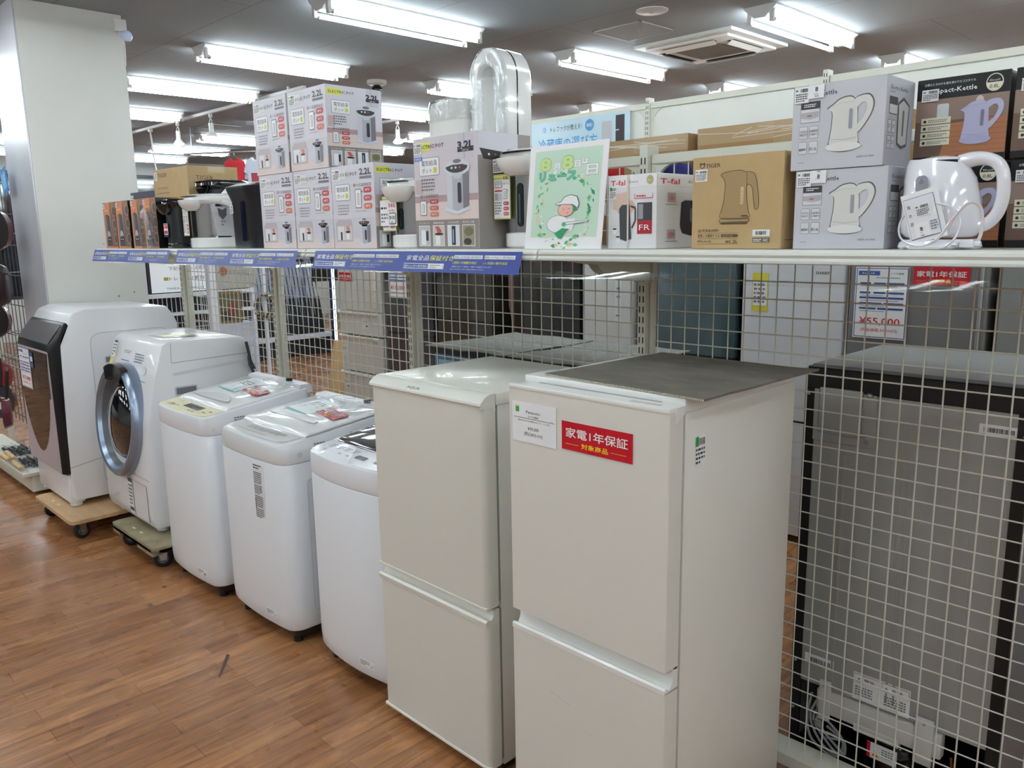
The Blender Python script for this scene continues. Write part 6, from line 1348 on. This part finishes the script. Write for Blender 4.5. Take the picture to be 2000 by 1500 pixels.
b = MB(); b.box(-.02, .0, 0, .44, 0, .28, pc(160, 158, 152)); P = Pl(b, (0, 0, 0), (0,1,0), (0,0,1), .002); P.ell(.08, .18, .045, .045, pc(140, 80, 40), 1, 16); P.dash(.14, .15, .2, .04, GREY, 2, 1, 3); o = b.build('notice_board', loc=(-8.06, 3.72, 1.13), smooth=False); tag(o, 'grey notice with a brown round mark above the framed picture', 'notice board')
b = MB(); b.box(-.2, .0, 0, .42, 0, .754, pc(190, 196, 214)); o = b.build('storage_box', loc=(-8.2, 3.76, 0)); tag(o, 'pale blue-grey box below the framed picture', 'box')

# ---- ceiling fixtures
t = thing('ceiling_air_conditioner', 'square white ceiling cassette air conditioner', 'air conditioner', (-4.015, 5.35, ZC))
AC = mat('ac_white', (220, 221, 218), .4); GR = mat('ac_grille', (132, 133, 132), .6, bump=.6, bscale=90)
b = MB(); 
S = .84; b.prism([(0, 0), (S, 0), (S, S), (0, S)], 'z', -.022, -.0, AC); b.prism([(.06, .06), (S-.06, .06), (S-.06, S-.06), (.06, S-.06)], 'z', -.045, -.022, AC, bev=.01); b.build('panel', t)
b = MB(); b.box(.22, S-.22, .22, S-.22, -.052, -.045, GR, .002, 1); b.build('intake_grille', t)
for (x0, x1, y0, y1, rx_, ry_) in ((.2, S-.2, .09, .15, -35, 0), (.2, S-.2, S-.15, S-.09, 35, 0), (.09, .15, .2, S-.2, 0, 35), (S-.15, S-.09, .2, S-.2, 0, -35)):
    b = MB(); b.box(x0, x1, y0, y1, -.0465, -.0455, pc(30, 30, 30)); mm = Matrix.Translation(((x0+x1)/2, (y0+y1)/2, -.052)) @ Matrix.Rotation(R(rx_), 4, 'X') @ Matrix.Rotation(R(ry_), 4, 'Y'); b.box(-(x1-x0)/2, (x1-x0)/2, -(y1-y0)/2, (y1-y0)/2, -.004, .0, AC, .001, 1, T=mm); b.build('louvre', t)
def hatch(x, y, s, lab, d=.005):
    b = MB(); HM = mat('hatch_frame', (170, 170, 168), .5, metal=.3)
    b.box(0, s, 0, .012, -d, 0, HM); b.box(0, s, s-.012, s, -d, 0, HM); b.box(0, .012, 0, s, -d, 0, HM); b.box(s-.012, s, 0, s, -d, 0, HM); b.box(.014, s-.014, .014, s-.014, -d*.5, 0, mat('hatch_board', (158, 163, 167), .9))
    o = b.build('ceiling_hatch', loc=(x, y, ZC)); tag(o, lab, 'hatch', 'ceiling access hatches')
hatch(-3.93, 4.745, .42, 'square ceiling access hatch near the air conditioner'); hatch(-10.5, 4.7, .45, 'square ceiling access hatch near the spot lamps'); hatch(-8.1, 4.2, .45, 'square ceiling access hatch above the stacked pot boxes')
b = MB(); b.lathe([(.105, 0), (.105, -.006), (.09, -.012), (.03, -.014), (.012, -.02), (.001, -.024)], (0, 0, 0), mat('ac_white'), 28); o = b.build('ceiling_speaker', loc=(-3.31, 4.6, ZC)); tag(o, 'small round white ceiling disc near the air conditioner', 'speaker')
t = thing('security_camera', 'small security camera on the ceiling above the stacked pot boxes', 'camera', (-6.42, 4.65, ZC)); b = MB(); b.lathe([(.09, 0), (.09, -.03), (.07, -.04)], (0, 0, 0), mat('ac_white'), 20); b.build('mount', t); b = MB(); b.sph((0, 0, -.08), .05, BKG, 14); b.cyl((0, 0, -.04), (0, 0, -.07), .03, BKG, 12); b.build('lens', t)
TRK = mat('track_white', (214, 214, 214), .4)
for x0, x1, y, l in ((-12.5, -6.9, 4.18, 'white ceiling lighting track above the black pots'), (-9.0, -6.2, 6.14, 'white ceiling lighting track further back')):
    b = MB(); b.box(x0, x1, -.018, .018, -.06, -.03, TRK); b.box(x0+.3, x0+.32, -.01, .01, -.03, 0, TRK); b.box(x1-.3, x1-.28, -.01, .01, -.03, 0, TRK); o = b.build('lighting_track', loc=(0, y, ZC)); tag(o, l, 'lighting track', 'ceiling lighting tracks')
def spot():
    t = thing('spot_lamp', 'x', 'spot lamp', group='spot lamps on the tracks')
    b = MB(); b.box(-.02, .02, -.015, .015, -.04, 0, TRK, .003, 1); b.tube([(0, 0, -.04), (-.03, 0, -.08), (-.03, 0, -.16)], .005, TRK, 6); b.tube([(0, 0, -.04), (.03, 0, -.08), (.03, 0, -.16)], .005, TRK, 6); b.build('bracket', t)
    b = MB(); b.cyl((0, 0, -.1), (0, 0, -.19), .026, TRK, 14); b.lathe([(.026, -.19), (.06, -.235), (.062, -.245)], (0, 0, 0), TRK, 18, cap=False); b.build('housing', t)
    b = MB(); b.sph((0, 0, -.243), .055, mat('spot_bulb', (255, 255, 250), .4, emit=25), 12, 1, 1, .4); b.build('bulb', t); return t
s0 = spot(); s0.location = (-9.74, 4.18, ZC-.06); s0['label'] = 'white spot lamp on the track, left of two above the kraft box'
dup(s0, (-8.87, 4.18, ZC-.06), label='white spot lamp on the track, right of two above the black pots'); dup(s0, (-8.1, 6.14, ZC-.06), label='white spot lamp hanging right of the top pot box')
b = MB(); b.tube(smooth_path([(0, 0, 0), (.02, 0, -.15), (.04, 0, -.35), (.12, 0, -.6), (.2, 0, -.8)]), .009, TRK, 8); b.box(-.03, .03, -.02, .02, -.03, .0, TRK); o = b.build('hanging_cable', loc=(-10.55, 4.18, ZC-.06)); tag(o, 'white cable hanging from the lighting track above the kraft box', 'cable')
t = thing('wall_spot_lamp', 'small clamp spot lamp at the top of the white pillar', 'spot lamp', (-5.485, 2.03, 2.93)); b = MB(); b.box(0, .05, -.03, .04, -.02, .05, TRK, .004, 1); b.build('clamp', t); b = MB(); b.sph((.06, .03, -.05), .035, mat('bulb_blueish', (200, 215, 245), .2), 12); b.build('bulb', t); b = MB(); b.tube([(.03, .0, -.02), (.06, .01, -.1), (.03, .02, -.16), (.02, .02, -.22)], .006, TRK, 6); b.build('cord', t)

# ---- hanging clothes far back
def shirt(label, loc, c, stripe=None, sc=1, rz=R(33)):
    t = thing('t_shirt', label, 't-shirt', loc, rz, 'shirts hanging at the back'); t.scale = (.62, .8, .75); t.location.z += .027
    m = pc(*c); W2 = .2*sc; b = MB()
    out = [(-.08, .0), (-W2, -.06), (-W2-.07, -.24), (-W2, -.27), (-W2+.01, -.2), (-W2+.02, -.62), (W2-.02, -.62), (W2-.01, -.2), (W2, -.27), (W2+.07, -.24), (W2, -.06), (.08, .0), (.04, -.05), (-.04, -.05)]
    b.prism(out, 'y', -.03, .03, m, bev=.008); P = Pl(b, (0, -.031, 0), step=.002)
    if stripe: P.rect(-.1, -.4, .16, .14, pc(*stripe), 1); P.rect(-.07, -.5, .1, .05, pc(*stripe), 1)
    b.build('cloth', t); b = MB(); b.tube([(-.16, 0, -.03), (0, 0, .03), (.16, 0, -.03)], .006, pc(150, 90, 60), 6); b.tube([(0, 0, .03), (0, 0, .07), (.0, 0, .092)], .004, CHRB, 6); b.build('hanger', t)
shirt('red t-shirt with white number hanging behind the black pots', (-10.0, 4.985, 2.62), (200, 26, 44), (230, 230, 230))
shirt('white patterned shirt hanging beside the red t-shirt', (-9.75, 5.146, 2.62), (206, 214, 232), (170, 60, 80))
shirt('dark navy shirt with pink trim hanging right of the white shirt', (-9.5, 5.307, 2.62), (24, 28, 44), (190, 60, 130))
shirt('black shirt hanging rightmost behind the pot boxes', (-9.25, 5.468, 2.62), (14, 14, 18))
b = MB(); b.cyl((0, 0, 0), (1.6, 1.03, 0), .012, CHRB, 8); b.cyl((.1, .064, 0), (.1, .064, .33), .006, CHRB, 6); b.cyl((1.5, .965, 0), (1.5, .965, .33), .006, CHRB, 6); o = b.build('clothes_rail', loc=(-10.6, 4.6, 2.72)); tag(o, 'metal rail carrying the hanging shirts', 'rail')

# ---- kitchenware left of the pillar
t = thing('display_rack', 'black wire rack of hanging pans left of the white pillar', 'rack', (-6.62, 1.62, 0))
b = MB()
for k in range(13): b.cyl((-.9+k*.1, 0, .25), (-.9+k*.1, 0, 2.1), .003, pc(60, 60, 64), 6)
for k in range(9): b.cyl((-.9, 0, .3+k*.22), (.36, 0, .3+k*.22), .004, pc(60, 60, 64), 6)
b.build('grid', t); b = MB(); b.box(-.93, -.9, -.02, .02, 0, 2.2, CREAM); b.box(.36, .39, -.02, .02, 0, 2.2, CREAM); b.build('upright', t)
for z in (.815, .88, 1.04, 1.44, 1.70, 2.04):
    b = MB(); b.cyl((-.9, -.22, z), (.6, -.22, z), .004, CHRB, 8); b.cyl((-.9, -.22, z), (-.9, 0, z), .004, CHRB, 8); b.cyl((.3, -.22, z), (.3, 0, z), .004, CHRB, 8); b.build('hook_bar', t)
MAR = mat('enamel_maroon', (96, 22, 34), .2, coat=.6); CHR2 = mat('polished_steel', (205, 207, 212), .16, metal=1)
def pan(label, loc, r, m, im, rz, ry=0, deep=.05, group='pans hanging by the pillar'):
    t = thing('frying_pan', label, 'frying pan', loc, rz, group)
    T = Matrix.Rotation(R(90)+ry, 4, 'Y')
    b = MB(); b.lathe([(r*.75, 0), (r*.85, .006), (r, deep), (r*1.02, deep+.003), (r*.97, deep), (r*.82, .01), (.001, .009)], (0, 0, 0), m, 32, T=Matrix.Translation((0, 0, -r-.17)) @ T, cap=True); b.build('pan_body', t)
    b = MB(); b.lathe([(r*.95, deep-.002), (r*.8, .011), (.001, .0105)], (0, 0, 0), im, 28, T=Matrix.Translation((0, 0, -r-.17)) @ T, cap=False); b.build('coating', t)
    b = MB(); b.tube([(.02, 0, -.18), (.012, 0, -.12), (.0, 0, -.0)], .011, BLP, 8, rs=[.008, .012, .011]); b.tube([(0, 0, 0), (-.01, 0, .02), (.012, 0, .02)], .003, CHRB, 6); b.build('handle', t)
    b = MB(); P = Pl(b, (.03, -.03, -.26), (1,0,0), (0,0,1), .001); P.rect(0, 0, .07, .05, PAPER, 1); P.bars(.02, .01, .04, .03, INK, 10, 2); P.poly([(-.03, .02), (.0, .05), (.0, -.01)], pc(206, 150, 80), 1); b.build('price_tag', t, smooth=False)
    return t
pan('maroon pan hanging highest by the pillar edge', (-6.03, 1.40, 2.02), .13, MAR, pc(20, 18, 20, .3), R(-70))
pan('dark pan hanging below the highest maroon pan', (-6.08, 1.40, 1.68), .14, pc(40, 16, 18, .3), pc(14, 14, 16, .3), R(-115))
pan('large maroon pan at the left edge behind the price sheet washer', (-6.3, 1.38, 1.42), .12, MAR, pc(20, 18, 20, .3), R(-60))
pan('bright red pan hanging low at the left edge', (-6.52, 1.38, 1.02), .13, mat('enamel_red', (150, 24, 40), .15, coat=.6), pc(20, 18, 20, .3), R(-150))
pan('steel-rimmed maroon pan hanging low beside the red pan', (-6.38, 1.36, .86), .12, MAR, pc(60, 60, 64, .2), R(-55))
pan('small maroon pan hanging lowest beside the mirrored washer', (-6.14, 1.34, .80), .11, MAR, pc(70, 70, 74, .2), R(-105))
b = MB(); b.box(0, .14, 0, .004, 0, .16, pc(60, 130, 190, .3)); P = Pl(b, (0, 0, 0), step=.001); P.rect(.02, .03, .1, .1, pc(120, 180, 220), 1); o = b.build('hanging_card', loc=(-6.12, 1.45, 1.93), smooth=False); o.rotation_euler = (0, R(-15), 0); tag(o, 'tilted blue card hanging at the left edge above the pans', 'card')
t = thing('base_shelf', 'low cream shelf of wrapped tools at the left edge', 'shelf', (-7.22, 1.28, 0))
b = MB(); b.box(0, 1.42, .0, .21, .14, .165, CREAM, .003, 1); b.build('board', t); b = MB(); b.box(.03, 1.4, .05, .21, .03, .14, CREAM, .003, 1); b.build('plinth', t)
PL2 = film('loose_film'); STL = CHR2
for i in range(12):
    b = MB(); L = rnd.uniform(.26, .33); 
    if i < 9: b.box(0, L*.55, -.02, .02, .002, .004, STL); b.tube([(-L*.45, 0, .008), (0, 0, .008)], .011, pc(24, 24, 26), 8)
    else: b.tube([(-L*.5, 0, .018), (L*.3, 0, .018)], .016, mat('rolling_pin', (216, 180, 130), .45), 10)
    t = thing('kitchen_tool', 'wrapped knife with a black handle lying on the low shelf' if i < 9 else 'wrapped wooden rolling pin lying on the low shelf', 'kitchen tool' if i < 9 else 'rolling pin', ((-6.5, -6.1)[i % 2]+.02*(i//2 % 2) if i < 9 else (-6.3 if i < 11 else -5.98), 1.36+.03*(i//2) if i < 9 else 1.30+.036*(i-9)*(i < 11), .1655), rnd.uniform(-.04, .04), 'wrapped knives on the low shelf' if i < 9 else 'wrapped rolling pins on the low shelf')
    b.build('tool', t)
    f_ = MB(); n = 6; vs = []
    for jj in range(n+1):
        for ii in range(n+1): vs.append((-L*.55+L*1.2*ii/n+rnd.uniform(-.01, .01), -.026+.052*jj/n+rnd.uniform(-.004, .004), .024+.016*rnd.random()-.02*abs(jj-n/2)/(n/2)))
    f_.add(vs, [(jj*(n+1)+ii, jj*(n+1)+ii+1, (jj+1)*(n+1)+ii+1, (jj+1)*(n+1)+ii) for jj in range(n) for ii in range(n)], PL2); f_.build('plastic_wrap', t, sharp=180)
